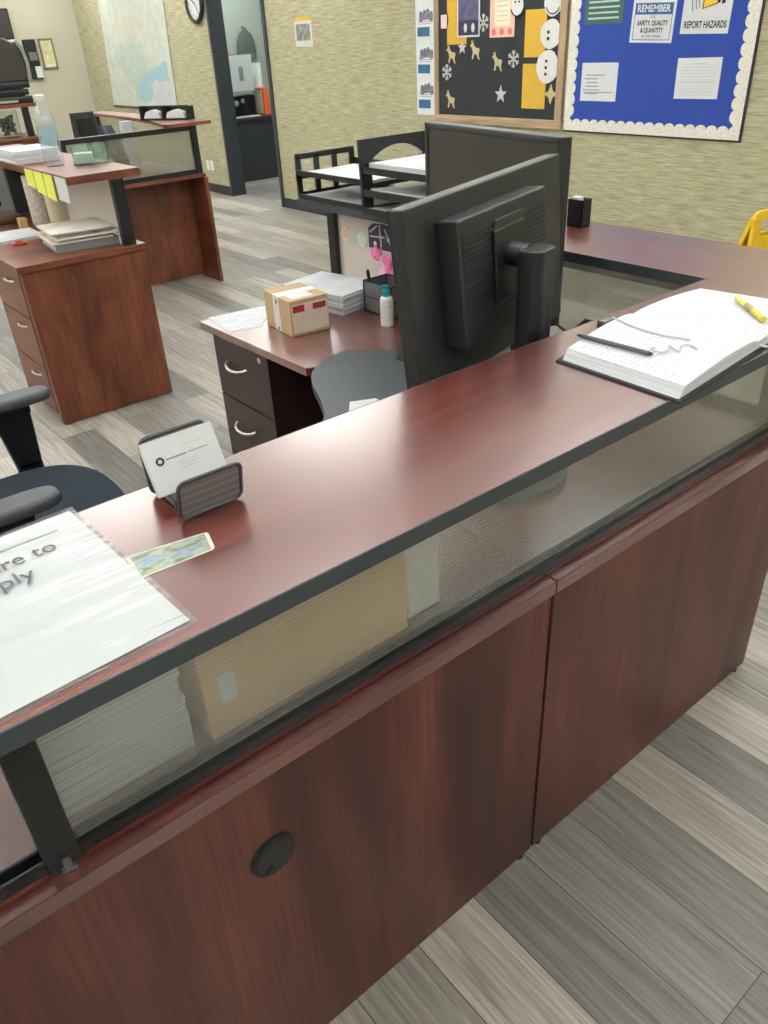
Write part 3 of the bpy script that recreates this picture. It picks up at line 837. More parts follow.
MB().cyl(P0 + dv * .012, P1 - dv * .002, .0040, .0040, 16).build('barrel', plain('mid grey pen barrel', (72, 74, 76), .4), pen)
MB().cyl(P0, P0 + dv * .012, .0012, .0040, 16).build('tip', black, pen)
MB().cyl(P1 - dv * .002, P1 + dv * .004, .0036, .003, 16).build('end_cap', black, pen)
hl = thing('highlighter', (.58, .04, H + .02), 'yellow highlighter pen lying on the right page of the open notebook', 'highlighter')
P0, P1 = V((.590, .066, H + .0258)), V((.490, -.042, H + .0290)); dv = (P1 - P0).normalized()
MB().cyl(P0, P0 + dv * .055, .0055, .0055, 16).build('cap', plain('pale yellow cap', (222, 206, 96), .3), hl)
MB().cyl(P0 + dv * .055, P0 + dv * .095, .0058, .0058, 16).build('label_band', plain('printed olive label', (150, 140, 80), .5, var=.4, scale=300), hl)
MB().cyl(P0 + dv * .095, P1, .0062, .0058, 16).build('barrel', plain('lemon plastic', (206, 190, 50), .35), hl)

# square pen cup at the outer edge of the return
cu = thing('pen_cup', (1.03, .80, H), 'small square black pen cup on the return counter behind the monitors', 'pen cup')
cm = MB()
cx0, cx1, cy0, cy1 = .992, 1.032, .768, .820
for a in ((cx0, cx1, cy0, cy0 + .003), (cx0, cx1, cy1 - .003, cy1), (cx0, cx0 + .003, cy0, cy1), (cx1 - .003, cx1, cy0, cy1)):
    cm.box(*a, H, H + .074)
cm.box(cx0, cx1, cy0, cy1, H, H + .004); cm.build('cup', black, cu)
MB().box(cx0 + .01, cx1 - .012, cy0 + .02, cy1 - .006, H + .004, H + .079).build('paper_slips', paper, cu)

# ------------------------------------------------------------------ letter trays on the return
def window_panel(mb, x0, x1, z0, z1, y, t, cells, rows, fr=.018):
    mb.box(x0, x1, y, y + t, z1 - fr, z1, .002); mb.box(x0, x1, y, y + t, z0, z0 + fr, .002)
    for k in range(cells + 1):
        xc = x0 + (x1 - x0 - fr) * k / cells
        mb.box(xc, xc + fr, y, y + t, z0 + fr * .5, z1 - fr * .5)
    for k in range(1, rows):
        zc = z0 + (z1 - z0) * k / rows
        mb.box(x0, x1, y, y + t, zc - fr / 2, zc + fr / 2)
lt = thing('letter_tray', (.90, 1.66, H), 'two tier black letter tray with windowed ends at the far end of the return counter', 'letter tray')
g = MB(); window_panel(g, .757, 1.02, H + .002, H + .150, 1.862, .010, 3, 2, .020); g.build('end_frame', black, lt)
g = MB(); g.box(.757, .777, 1.462, 1.474, H, H + .150, .002); g.box(1.0, 1.018, 1.462, 1.474, H, H + .15, .002); g.box(.77, 1.02, 1.462, 1.474, H + .072, H + .086); g.build('end_frame', black, lt)
for z in (H + .002, H + .082):
    s_ = MB(); s_.box(.76, 1.02, 1.474, 1.862, z, z + .004); s_.box(.757, .761, 1.474, 1.862, z - .002, z + .016); s_.box(1.016, 1.02, 1.474, 1.858, z, z + .03); s_.build('shelf', black, lt)
def curled(x0, x1, y0, y1, z, th, lift, name, label, group=None, ang=0.0):
    t = bmesh.new(); n = 8; m_ = 8; T = []; B = []
    for i in range(n + 1):
        T.append([]); B.append([])
        for j in range(m_ + 1):
            u, v = i / n, j / m_
            x = x0 + (x1 - x0) * u + ang * (v - .5) * (y1 - y0); y = y0 + (y1 - y0) * v - ang * (u - .5) * (x1 - x0)
            h = lift * (abs(u - .45) ** 2 * 2.2 + .4 * math.sin(3 * v + 1) * u)
            T[-1].append(t.verts.new((x, y, z + th + h))); B[-1].append(t.verts.new((x, y, z + h)))
    for i in range(n):
        for j in range(m_):
            t.faces.new((T[i][j], T[i + 1][j], T[i + 1][j + 1], T[i][j + 1])); t.faces.new((B[i][j], B[i][j + 1], B[i + 1][j + 1], B[i + 1][j]))
    for i in range(n):
        t.faces.new((T[i][0], B[i][0], B[i + 1][0], T[i + 1][0])); t.faces.new((T[i][m_], T[i + 1][m_], B[i + 1][m_], B[i][m_]))
    for j in range(m_):
        t.faces.new((T[0][j], T[0][j + 1], B[0][j + 1], B[0][j])); t.faces.new((T[n][j], B[n][j], B[n][j + 1], T[n][j + 1]))
    bmesh.ops.recalc_face_normals(t, faces=t.faces)
    for f in t.faces: f.smooth = True
    o = MB()._merge(t).build(name, sheets if th > .004 else paper, None, loc=((x0 + x1) / 2, (y0 + y1) / 2, z))
    return tag(o, label, 'papers', group)
PG = 'papers in the letter trays'
curled(.763, 1.01, 1.485, 1.855, H + .0865, .003, .002, 'paper_sheets', 'white sheets on the upper shelf of the windowed letter tray', PG)
curled(.763, 1.01, 1.485, 1.855, H + .0065, .006, .003, 'paper_sheets', 'white sheets on the lower shelf of the windowed letter tray', PG)
lt2 = thing('letter_tray', (.90, 1.28, H), 'taller black letter tray with an arched end, half hidden behind the dark screen', 'letter tray')
g = MB()
ytp = 1.438
outer = [(.728, H), (.768, H)] + [(.768 + .226 * k / 14, H + .158 + .038 * math.sin(PI * k / 14) ** .8) for k in range(15)] + [(.994, H), (1.016, H), (1.018, H + .222), (.722, H + .222)]
g.prism(outer, ytp, ytp + .012, 'XZ'); g.build('end_frame', black, lt2)
g = MB(); g.prism(outer, 1.10, 1.112, 'XZ'); g.build('end_frame', black, lt2)
for z in (H + .007, H + .062, H + .130):
    s_ = MB(); s_.box(.732, 1.015, 1.112, ytp, z, z + .004); s_.box(.728, .733, 1.112, ytp, z - .006, z + .014); s_.build('shelf', black, lt2)
curled(.750, 1.01, 1.12, 1.43, H + .1345, .018, .002, 'paper_stack', 'thick white paper stack on the top shelf of the arched letter tray', PG)
curled(.752, 1.01, 1.12, 1.43, H + .0665, .006, .012, 'paper_sheets', 'curling sheets on the middle shelf of the arched letter tray', PG)
curled(.738, .99, 1.13, 1.43, H + .0115, .003, .012, 'paper_sheets', 'loose crumpled sheets on the bottom shelf of the arched letter tray', PG)

# ------------------------------------------------------------------ things on the work surface
def flat_sheet(q, z, name, label, mat, cat='paper', th=.0008, group=None):
    cx = sum(a[0] for a in q) / 4; cy = sum(a[1] for a in q) / 4
    o = MB().prism(q, z, z + th, 'XY').build(name, mat, None, loc=(cx, cy, z))
    return tag(o, label, cat, group)
flat_sheet([(.278, 1.640), (.384, 1.603), (.560, 1.80), (.305, 1.832)][0:4], W, 'paper_form', 'printed form lying at the corner of the work surface left of the small parcel', printed_x)
# small parcel
bx = thing('cardboard_parcel', (.46, 1.51, W), 'small brown cardboard parcel taped shut with red print on its white label', 'parcel')
Mx = axes((.395, 1.426, W), (.133, -.012, 0), (-.018, .182, 0))
L1, L2, L3 = .142, .184, .118
c = MB(); c.box(0, L1, 0, L2, 0, L3, .002, Mx)
c.build('box', kraft, bx)
c = MB(); c.box(-.0006, L1 + .0006, L2 * .40, L2 * .64, L3 - .001, L3 + .0007, 0, Mx); c.box(-.0008, 0, L2 * .40, L2 * .64, L3 * .02, L3 + .0007, 0, Mx)
c.build('packing_tape', plain('white shipping tape', (226, 222, 214), .35), bx)
MB().box(.006, L1 - .004, -.0008, 0, .010, L3 - .014, 0, Mx).build('address_label', plain('pale address label', (214, 200, 184), .6), bx)
MB().box(.010, .052, -.0014, -.0007, L3 - .040, L3 - .018, 0, Mx).build('red_print', redp, bx); MB().box(.084, .132, -.0014, -.0007, L3 - .040, L3 - .020, 0, Mx).build('red_print', redp, bx)
MB().box(.055, .083, -.0013, -.0007, L3 - .034, L3 - .022, 0, Mx).build('pink_print', salmon, bx)
MB().box(.02, .10, L2 * .1, L2 * .38, L3, L3 + .0008, 0, Mx).build('white_label', paper, bx)
c = MB(); c.box(-.0016, -.0009, L2 * .48, L2 * .53, L3 * .78, L3 * .90, 0, Mx); c.box(-.0016, -.0009, L2 * .47, L2 * .51, L3 * .06, L3 * .14, 0, Mx); c.build('blue_mark', plain('blue ink', (60, 60, 120), .5), bx)
# paper stack
ps = MB()
rnd = random.Random(3)
Ms = axes((.648, 1.487, W), (.97, .19, 0), (-.19, .97, 0))
z = 0
for k in range(9):
    hgt = .0075
    dx, dy = rnd.uniform(-.003, .003), rnd.uniform(-.003, .003)
    ps.box(dx, .215 + dx, dy, .300 + dy, z, z + hgt - .0004, .0008, Ms, 1); z += hgt
o = ps.build('paper_stack', sheets, None, loc=(.74, 1.6, W)); tag(o, 'deep stack of white paper beside the black mesh basket', 'papers')
# lotion bottle
bt = thing('lotion_bottle', (.687, 1.294, W), 'white lotion bottle with a teal pump beside the monitor seen from the back', 'bottle')
cb = (.687, 1.294, W)
MB().lathe([(0, 0), (.0195, .0), (.0215, .003), (.0215, .088), (.018, .096), (.010, .099), (0, .099)], cb).build('bottle_body', white, bt)
MB().lathe([(.0218, .020), (.0219, .021), (.0219, .074), (.0218, .075)], cb).build('bottle_label', plain('printed bottle label', (206, 208, 206), .5, var=.2, scale=160), bt)
c = MB(); c.lathe([(0, .099), (.0125, .099), (.0125, .118), (.006, .120), (.005, .128), (.009, .129), (.009, .134), (0, .136)], cb); c.box(cb[0] - .03, cb[0], cb[1] - .004, cb[1] + .004, W + .129, W + .135, .001)
c.build('pump', teal, bt)
# mesh basket with pens
bk = thing('desk_basket', (.79, 1.43, W), 'black wire pen basket standing behind the white lotion bottle', 'basket')
c = MB()
x0, x1, y0, y1 = .735, .84, 1.33, 1.475
for zz in (W + .003, W + .055, W + .107):
    c.tube([(x0, y0, zz), (x1, y0, zz), (x1, y1, zz), (x0, y1, zz)], .003, 6, True)
for xx, yy in ((x0, y0), (x1, y0), (x1, y1), (x0, y1)):
    c.cyl((xx, yy, W), (xx, yy, W + .107), .003, n=8)
c.build('wire_frame', black, bk)
c = MB()
for a in ((x0 + .003, x1 - .003, y0, y0 + .002), (x0 + .003, x1 - .003, y1 - .002, y1), (x0, x0 + .002, y0 + .003, y1 - .003), (x1 - .002, x1, y0 + .003, y1 - .003)):
    c.box(*a, W + .002, W + .106)
c.build('mesh_sides', meshm, bk)
MB().box(x0, x1, y0, y1, W, W + .003).build('mesh_bottom', black, bk)
for k, (px, py, lx, ly, m_, nm, lab) in enumerate(((.752, 1.445, -.01, .01, black, 'marker', 'black marker standing at the left corner of the wire basket'), (.80, 1.40, .012, -.02, dkgrey, 'scissors', 'dark scissors handle standing in the wire basket'))):
    q = thing(nm, (px, py, W + .004), lab, nm)
    MB().cyl((px, py, W + .004), (px + lx, py + ly, W + .128), .006, .006, 12).build('barrel', m_, q)
    MB().cyl((px + lx, py + ly, W + .128), (px + lx * 1.15, py + ly * 1.15, W + .146), .0068, .005, 12).build('cap', black, q)
# decorations hanging on the frosted panel
def disc_on_glass(y, z, r, mat, name, label, cat, inner=None):
    o = thing(name, (.868, y, z), label, cat)
    MB().cyl((.8755, y, z), (.871, y, z), r, r * .96, 28).build('disc', mat, o)
    if inner: MB().cyl((.871, y, z), (.8695, y, z), r * .68, r * .66, 28).build('centre_print', inner, o)
    return o
disc_on_glass(1.748, .972, .026, plain('peach badge', (226, 206, 186), .5), 'round_badge', 'round peach coloured badge stuck on the frosted glass of the return', 'badge', plain('rose print', (206, 172, 158), .6, var=.2, scale=90))
disc_on_glass(1.650, .966, .027, plain('pale blue badge', (222, 232, 232), .5), 'round_badge', 'round pale blue white badge stuck on the frosted glass of the return', 'badge', plain('pale aqua print', (205, 222, 222), .6))
dc = thing('photo_collage', (.87, 1.53, .98), 'dark photo collage stuck on the frosted glass above the pink tissue flower', 'picture')
MB().prism([(1.612, .945), (1.612, 1.012), (1.585, 1.030), (1.535, 1.034), (1.47, 1.030), (1.47, .945)], .873, .8755, 'YZ').build('print', darkprint, dc)
c = MB()
for a, b_ in (((1.60, .985), (1.52, .99)), ((1.545, 1.03), (1.54, .95)), ((1.60, 1.0), (1.56, 1.025)), ((1.52, 1.02), (1.48, .96))):
    c.cyl((.8722, a[0], a[1]), (.8722, b_[0], b_[1]), .003, n=6)
c.sphere((.873, 1.575, .962), .009, (.3, 1, 1)); c.sphere((.873, 1.50, .985), .008, (.3, 1, 1))
c.build('light_shapes', plain('pale print', (206, 204, 206), .6), dc)
pf = thing('tissue_flower', (.86, 1.50, .90), 'crumpled pink tissue flower hanging on the frosted glass behind the basket', 'flower')
rnd = random.Random(9)
for k in range(9):
    yy, zz = 1.515 + rnd.uniform(-.06, .055), .895 + rnd.uniform(-.042, .04)
    t = bmesh.new(); bmesh.ops.create_icosphere(t, subdivisions=2, radius=.024)
    for v in t.verts:
        v.co *= 1 + rnd.uniform(-.28, .28)
        v.co = V((v.co.x * .5 + .858, v.co.y + yy, v.co.z + zz))
    MB()._merge(t).build('petal', pink if k % 3 else plain('pale pink tissue', (240, 190, 215), .8, var=.1), pf, smooth=False)
# telephone in the corner behind the monitors
tp = thing('desk_telephone', (.79, .62, W), 'black desk telephone in the corner behind the monitors', 'telephone')
Mt = axes((.72, .475, W + .003), (.98, -.2, 0), (.2, .98, 0))
MB().hexa([Mt @ V(p) for p in ((0, 0, 0), (.13, 0, 0), (.13, .2, 0), (0, .2, 0), (0, 0, .045), (.13, 0, .115), (.13, .2, .115), (0, .2, .045))]).build('base', black, tp)
c = MB(); c.tube([Mt @ V(p) for p in ((.02, .03, .080), (.05, .03, .105), (.115, .03, .132))], .014, 10); c.build('handset', black, tp)
MB().tube([(.60, .63, .995), (.62, .571, .980), (.62, .534, .962), (.632, .50, .940), (.66, .505, .87), (.69, .53, .81), (.735, .56, .80)], .004, 8).build('cable', dkgrey, tp)
# folded note on the grey corner
flat_sheet([(.150, .80), (.262, .79), (.268, .835), (.205, .866)], W + .003, 'folded_note', 'white folded note on the grey corner work surface at the counter edge', paper, th=.004)
# black headset stand / cradle peeking past the monitor
hs = thing('phone_cradle', (.56, 1.02, W + .003), 'white handset on a black cradle just left of the monitor seen from the back', 'phone')
c = MB(); c.box(.50, .56, .975, 1.03, W + .003, W + .012, .002); c.prism([(.50, W + .01), (.53, W + .01), (.545, W + .10), (.535, W + .10)], .98, 1.025, 'XZ'); c.build('cradle', black, hs)
c = MB(); c.tube([(.522, 1.002, W + .045), (.530, 1.002, W + .07), (.538, 1.002, W + .12)], [.012, .014, .011], 10); c.build('handset', white, hs)

# behind the ribbed glass of the foreground counter
cbx = thing('cardboard_box', (-.455, .20, W), 'large brown cardboard box with a small white label behind the ribbed glass', 'box')
MB().box(-.636, -.275, .075, .30, W, W + .235, .002).build('box', kraft2, cbx)
MB().box(-.612, -.588, .0742, .0752, W + .055, W + .105).build('shipping_label', paper, cbx)
MB().box(-.4565, -.4545, .0744, .30, W + .234, W + .2356).build('flap_seam', ink, cbx)
q = MB(); z = W
rnd = random.Random(5)
for k in range(11):
    dx = rnd.uniform(-.004, .004); q.box(-.855 + dx, -.66 + dx, .085, .30, z, z + .0155, .001); z += .0162
o = q.build('paper_stack', sheets, None, loc=(-.75, .19, W)); tag(o, 'pile of white paper pads behind the ribbed glass at its left end', 'papers')
q = MB(); q.box(-.262, -.19, .09, .24, W, W + .12, .003)  # pale block standing in for a bright highlight behind the glass
o = q.build('highlight_block', plain('white highlight block', (226, 224, 216), .6), None, loc=(-.22, .16, W)); tag(o, 'white highlight block right of the brown box behind the ribbed glass', 'box')

# ------------------------------------------------------------------ office chair at the lower left
ch = thing('office_chair', (-.52, 1.47, 0), 'dark office chair with grey arm pads drawn up behind the foreground counter at the left', 'office chair')
SXc, SYc = -.52, 1.48
def superell(cx, cy, a, b, n=3.0, k=40):
    out = []
    for i in range(k):
        t = 2 * PI * i / k; c_, s_ = math.cos(t), math.sin(t)
        out.append((cx + a * math.copysign(abs(c_) ** (2 / n), c_), cy + b * math.copysign(abs(s_) ** (2 / n), s_)))
    return out
MB().prism(superell(SXc, SYc, .255, .27, 2.6), .405, .48, 'XY', .022, None, 4).build('seat', fabric, ch)
bkp = MB(); bkp.prism([(a, b) for a, b in superell(SYc, .78, .235, .26, 3.2)], -.845, -.785, 'YZ', .02, None, 3); bkp.build('backrest', fabric, ch)
MB().tube([(-.60, SYc, .40), (-.80, SYc, .40), (-.865, SYc, .46), (-.86, SYc, .70)], .025, 10).build('back_bracket', black, ch)
def arm(y, z, sgn, x1):
    c = MB(); c.prism(superell(x1 - .125, y, .125, .046, 3.4), z - .034, z, 'XY', .013, None, 4)
    pad = c.build('arm_pad', armgrey, ch)
    c = MB()
    c.box(x1 - .20, x1 - .075, y - .028, y + .028, z - .06, z - .033, .006)
    c.prism([(x1 - .195, z - .05), (x1 - .075, z - .05), (x1 - .085, .43), (x1 - .165, .43)], y - .017, y + .017, 'XZ', .008)
    c.box(x1 - .165, x1 - .085, min(y, SYc + sgn * .2), max(y, SYc + sgn * .2), .385, .410, .004)
    c.box(x1 - .165, x1 - .085, y - .017, y + .017, .385, .45, .004)
    c.build('arm_post', black, ch)
arm(1.155, .68, -1, -.50)
arm(1.86, .68, 1, -.285)
MB().cyl((SXc, SYc, .10), (SXc, SYc, .385), .028, n=20).build('gas_column', black, ch)
MB().box(SXc - .11, SXc + .11, SYc - .09, SYc + .09, .385, .405, .004).build('seat_plate', black, ch)
for k in range(5):
    a = 2 * PI * k / 5 + .3
    ex, ey = SXc + .30 * math.cos(a), SYc + .30 * math.sin(a)
    lg = MB().tube([(SXc + .02 * math.cos(a), SYc + .02 * math.sin(a), .115), (SXc + .15 * math.cos(a), SYc + .15 * math.sin(a), .10), (ex, ey, .075)], [.03, .026, .018], 10).build('base_leg', black, ch)
    MB().cyl((ex - .022 * math.sin(a), ey + .022 * math.cos(a), .028), (ex + .022 * math.sin(a), ey - .022 * math.cos(a), .028), .028, n=18).build('caster', black, lg)

# ------------------------------------------------------------------ cherry desk (left, mid distance)
cb = thing('cherry_desk', (.34, 4.0, 0), 'reddish cherry desk with drawers on its left and a raised shelf, left of the aisle', 'desk')
MB().box(.03, .652, 3.106, 5.0, .755, .785, .002).build('worksurface', che_x, cb)
MB().box(.047, .640, 3.119, 3.165, .006, .754, .001).build('end_panel', che_z, cb)
MB().box(.60, .628, 3.166, 4.98, .012, .754, .001).build('back_panel', che_y, cb)
MB().box(.062, .598, 3.168, 3.62, .04, .754).build('pedestal', che_z, cb)
for z0, z1 in ((.535, .745), (.29, .528), (.05, .283)):
    dw = MB().box(.044, .061, 3.170, 3.618, z0, z1, .0015).build('drawer', che_y, cb)
    yc = 3.32; zc = z1 - .05
    pts = [(.044 - .022 * math.sin(PI * t / 8), yc + .055 * math.cos(PI * t / 8), zc) for t in range(9)]
    MB().tube(pts, .005, 8).build('handle', metal, dw)
MB().box(.350, .697, 3.118, 4.9, 1.085, 1.12, .002).build('raised_shelf', che_y, cb)
for y0 in (3.122, 4.84):
    MB().box(.555, .612, y0, y0 + .045, .785, 1.084, .003).build('post', blackrail, cb)
MB().box(.580, .586, 3.17, 4.84, .80, 1.084).build('glass_panel', frost, cb)
# things on it
wb = thing('water_bottle', (.463, 3.575, 1.12), 'tall clear water bottle with a pale blue label on the raised cherry shelf', 'bottle')
c0 = (.463, 3.575, 1.12)
MB().lathe([(0, 0), (.040, 0), (.045, .006), (.045, .05), (.043, .06), (.045, .07), (.045, .19), (.042, .215), (.028, .255), (.019, .272), (.019, .288), (0, .288)], c0).build('bottle_body', bottleplastic, wb)
MB().lathe([(.0455, .090), (.0458, .091), (.0458, .178), (.0455, .179)], c0).build('bottle_label', bluelabel, wb)
MB().lathe([(0, .286), (.0225, .286), (.0225, .308), (.020, .311), (0, .311)], c0).build('bottle_cap', white, wb)
gt = thing('acrylic_organizer', (.60, 3.50, 1.12), 'teal tinted clear acrylic organizer at the right of the water bottle', 'organizer')
c = MB()
Mg = axes((.520, 3.47, 1.12), (.158, -.05, 0), (.05, .158, 0))
for a in ((0, .16, 0, .004), (0, .16, .086, .09), (0, .004, .004, .086), (.156, .16, .004, .086), (.10, .104, .004, .086)):
    c.box(*a, .006, .085, 0, Mg)
c.box(-.004, .185, -.004, .094, 0, .006, .001, Mg)
c.build('walls', tealglass, gt)
c = MB(); c.box(.010, .095, .01, .08, .0065, .05, 0, Mg)
o = c.build('note_block', paper, None, loc=(.56, 3.50, 1.127)); tag(o, 'white note block inside the teal acrylic organizer', 'note block')
q = MB(); z = 1.12
rnd = random.Random(11)
for k in range(5):
    dx, dy = rnd.uniform(-.006, .006), rnd.uniform(-.008, .008)
    q.box(.345 + dx, .565 + dx, 3.80 + dy, 4.10 + dy, z, z + .0115, .001); z += .012
o = q.build('paper_stack', sheets, None, loc=(.45, 3.95, 1.12)); tag(o, 'white paper stack on the raised cherry shelf behind the water bottle', 'papers')
for k, (yy, ht, wd) in enumerate(((3.645, .085, .12), (3.51, .105, .125), (3.375, .115, .12))):
    zt = 1.112 - .0 * k
    o = MB().prism([(yy - wd / 2, zt - ht), (yy + wd / 2, zt - ht + .01), (yy + wd / 2, zt), (yy - wd / 2, zt)], .3465, .3485, 'YZ').build('sticky_note', sticky, None, loc=(.3475, yy, zt - ht))
    tag(o, ('yellow sticky note hanging leftmost from the raised cherry shelf edge', 'middle yellow sticky note hanging from the raised cherry shelf edge', 'yellow sticky note hanging rightmost of the yellow ones on the shelf edge')[k], 'sticky note', 'sticky notes on the shelf edge')
o = MB().prism([(3.135, 1.005), (3.275, 1.01), (3.275, 1.112), (3.135, 1.112)], .3465, .3485, 'YZ').build('paper_note', paper, None, loc=(.3475, 3.21, .97)); tag(o, 'white paper note hanging from the raised cherry shelf edge near its corner', 'paper note')
# binder, folders and papers on the cherry top
bd = thing('ring_binder', (.41, 3.33, .785), 'grey ring binder at the bottom of the pile on the cherry desk', 'binder')
Mbn = axes((.262, 3.235, .785), (.31, -.03, 0), (.03, .32, 0))
c = MB(); c.box(0, .30, 0, .30, 0, .004, 0, Mbn); c.box(0, .30, 0, .30, .034, .038, 0, Mbn); c.box(0, .30, 0, .004, .004, .034, 0, Mbn); c.build('cover', plain('grey binder cover', (118, 124, 126), .45), bd)
MB().box(.004, .296, .010, .295, .005, .033, 0, Mbn).build('pages', sheets, bd)
q = MB(); z = .824
for k in range(6):
    dx, dy = rnd.uniform(-.02, .02), rnd.uniform(-.02, .02)
    q.box(dx, .29 + dx, dy, .29 + dy, z - .785, z - .785 + .0085, .001, Mbn); z += .009
o = q.build('folder_pile', stripes('folder edges', (196, 186, 166), (240, 238, 232), 220), None, loc=(.41, 3.38, .824)); tag(o, 'untidy pile of papers and cream folders on the grey ring binder', 'papers')
flat_sheet([(.09, 3.66), (.345, 3.68), (.36, 3.93), (.09, 3.93)], .785, 'paper_pile', 'low white pile of papers at the left of the cherry desk', sheets, 'papers', .016)
q = thing('red_tape_dispenser', (.20, 3.62, .785), 'small red clip holder lying at the front of the cherry desk', 'clip holder')
q.name = 'clip_holder'
MB().box(.165, .235, 3.585, 3.625, .785, .796, .003).build('body', plain('red plastic', (190, 52, 36), .35), q)
MB().box(.185, .215, 3.592, 3.618, .796, .803, .002).build('lid', plain('red plastic lid', (170, 40, 30), .35), q)
# jars / rolls under the shelf
for k, (yy, xx, lab) in enumerate(((4.08, .478, 'patterned cream paper roll standing left under the raised cherry shelf'), (3.90, .52, 'plain beige paper roll standing right under the raised cherry shelf'))):
    t_ = thing('paper_roll', (xx, yy, .785), lab, 'paper roll', 'paper rolls under the cherry shelf')
    MB().lathe([(0, 0), (.052, 0), (.052, .25), (.042, .255), (.018, .255), (.018, .25), (0, .25)], (xx, yy, .785)).build('roll', plain('cream paper %d' % k, ((206, 200, 188), (208, 196, 170))[k], .8, var=(.3, .05)[k], scale=(60, 20)[k]), t_)
    MB().lathe([(.0182, .2), (.022, .256), (.018, .256)], (xx, yy, .785)).build('core', kraft, t_)
o = MB().box(.535, .575, 3.74, 3.78, .785, .825, .006).build('purple_pot', plain('purple plastic', (104, 70, 150), .4), None, loc=(.555, 3.76, .785)); tag(o, 'tiny purple pot beside the beige paper roll', 'pot')
o = MB().box(.235, .40, 4.20, 4.36, .785, .84, .018).build('leather_case', brownleather, None, loc=(.32, 4.28, .785)); tag(o, 'brown leather case on the cherry desk left of the paper rolls', 'case')
o = MB().box(.325, .365, 3.96, 4.01, .785, .845, .003).build('wooden_block', plain('pale wood block', (190, 150, 104), .6), None, loc=(.345, 3.985, .785)); tag(o, 'small pale wooden block between the leather case and the paper rolls', 'block')
q = thing('computer_tower', (.49, 4.6, .785), 'grey computer tower standing on the cherry desk under the shelf', 'computer')
MB().box(.43, .545, 4.42, 4.80, .785, 1.08, .006).build('casing', plain('grey metal casing', (126, 128, 128), .5), q)
MB().box(.44, .535, 4.412, 4.42, .80, 1.06, .003).build('front_bezel', dkgrey, q)
# a dark monitor on that desk, left of the tower
m3 = thing('computer_monitor', (.30, 4.6, .785), 'black monitor on the cherry desk left of the grey computer tower', 'monitor')
MB().box(.10, .415, 4.58, 4.60, .83, 1.06, .004).build('casing', black, m3)
MB().box(.11, .405, 4.577, 4.58, .845, 1.05).build('screen', screenm, m3)
MB().box(.24, .29, 4.60, 4.625, .795, .95, .003).build('stand_column', black, m3)
MB().box(.18, .35, 4.54, 4.70, .785, .797, .003).build('stand_base', black, m3)

# ------------------------------------------------------------------ second cherry station in the background
st = thing('reception_station', (1.5, 5.3, 0), 'cherry reception station with a black framed glass screen and recessed front, in the background', 'desk')
MB().box(.95, 1.965, 4.945, 5.72, .762, .788, .002).build('ledge', che_x, st)
MB().box(.97, 1.945, 5.19, 5.215, .02, .761).build('front_panel', che_z, st)
MB().box(1.946, 1.972, 4.935, 5.72, .0, .761, .001).build('end_panel', che_y, st)
MB().box(1.946, 1.966, 5.73, 6.9, .0, .761).build('end_panel', che_y, st)
MB().box(1.35, 1.967, 5.725, 6.9, .762, .788, .002).build('worksurface', che_y, st)
fr = MB(); fr.box(.96, 1.95, 4.955, 4.985, .788, .82, .003); fr.box(.96, 1.95, 4.950, 4.990, 1.075, 1.108, .003); fr.box(1.905, 1.95, 4.952, 4.988, .788, 1.108, .003); fr.box(.96, 1.0, 4.952, 4.988, .788, 1.108, .003)
fr.build('glass_frame', blackrail, st)
MB().box(1.0, 1.905, 4.968, 4.974, .82, 1.075).build('glass_panel', sheer('grey tinted glass', (236, 238, 235), .16, rough=.1, body=(176, 180, 174), gloss=.01), st)
tp_ = [(2.045, 4.90), (2.045, 6.85), (1.90, 6.85), (1.88, 6.3), (1.855, 5.85), (1.80, 5.4), (1.735, 5.1), (1.70, 4.95), (1.715, 4.90)]
MB().prism(tp_, 1.109, 1.132, 'XY', .002).build('raised_shelf', che_y, st)
MB().box(1.93, 1.965, 6.78, 6.82, .788, 1.109, .003).build('post', blackrail, st)
MB().box(1.944, 1.95, 5.0, 6.78, .80, 1.109).build('glass_panel', clearglass, st)
og = thing('desk_sorter', (1.88, 5.3, 1.132), 'black desk sorter holding white papers on the background station shelf', 'sorter')
Mo = axes((1.765, 5.46, 1.132), (.235, -.42, 0), (.42, .235, 0)) @ Matrix.Diagonal((.88, .8, 1, 1))
c = MB()
c.box(0, .48, 0, .10, 0, .006, 0, Mo)
for x in (0, .22, .46): c.box(x, x + .02, 0, .10, .006, .088, 0, Mo)
c.box(0, .48, .088, .10, .006, .088, 0, Mo); c.box(0, .48, 0, .02, .088, .096, .001, Mo)
c.build('frame', black, og)
for k, (a, b_) in enumerate(((.03, .20), (.25, .44))):
    c = MB()
    c.prism([(a, .012), (b_, .012), (b_ - .02, .05), ((a + b_) / 2, .068), (a + .02, .05)], .012, .084, 'XZ', 0, Mo)
    o = c.build('paper_wad', paper, None, loc=tuple(Mo @ V(((a + b_) / 2, .05, .012)))); tag(o, ('white papers in the left bay of the desk sorter', 'white papers in the right bay of the desk sorter')[k], 'papers', 'papers in the desk sorter')
mn = thing('computer_monitor', (1.40, 5.55, .788), 'small black monitor back behind the glass screen of the background station', 'monitor')
MB().box(1.30, 1.475, 5.60, 5.625, 1.02, 1.215, .004).build('casing', dkgrey, mn)
MB().box(1.34, 1.44, 5.585, 5.60, 1.06, 1.18, .003).build('rear_housing', black, mn)
MB().box(1.31, 1.465, 5.625, 5.628, 1.03, 1.205).build('screen', screenm, mn)
MB().box(1.37, 1.41, 5.575, 5.598, .80, 1.12, .003).build('stand_column', black, mn)
MB().box(1.31, 1.47, 5.52, 5.66, .788, .80, .003).build('stand_base', black, mn)
tl = thing('desk_telephone', (1.56, 5.5, .788), 'dark telephone behind the glass screen beside the small monitor', 'telephone')
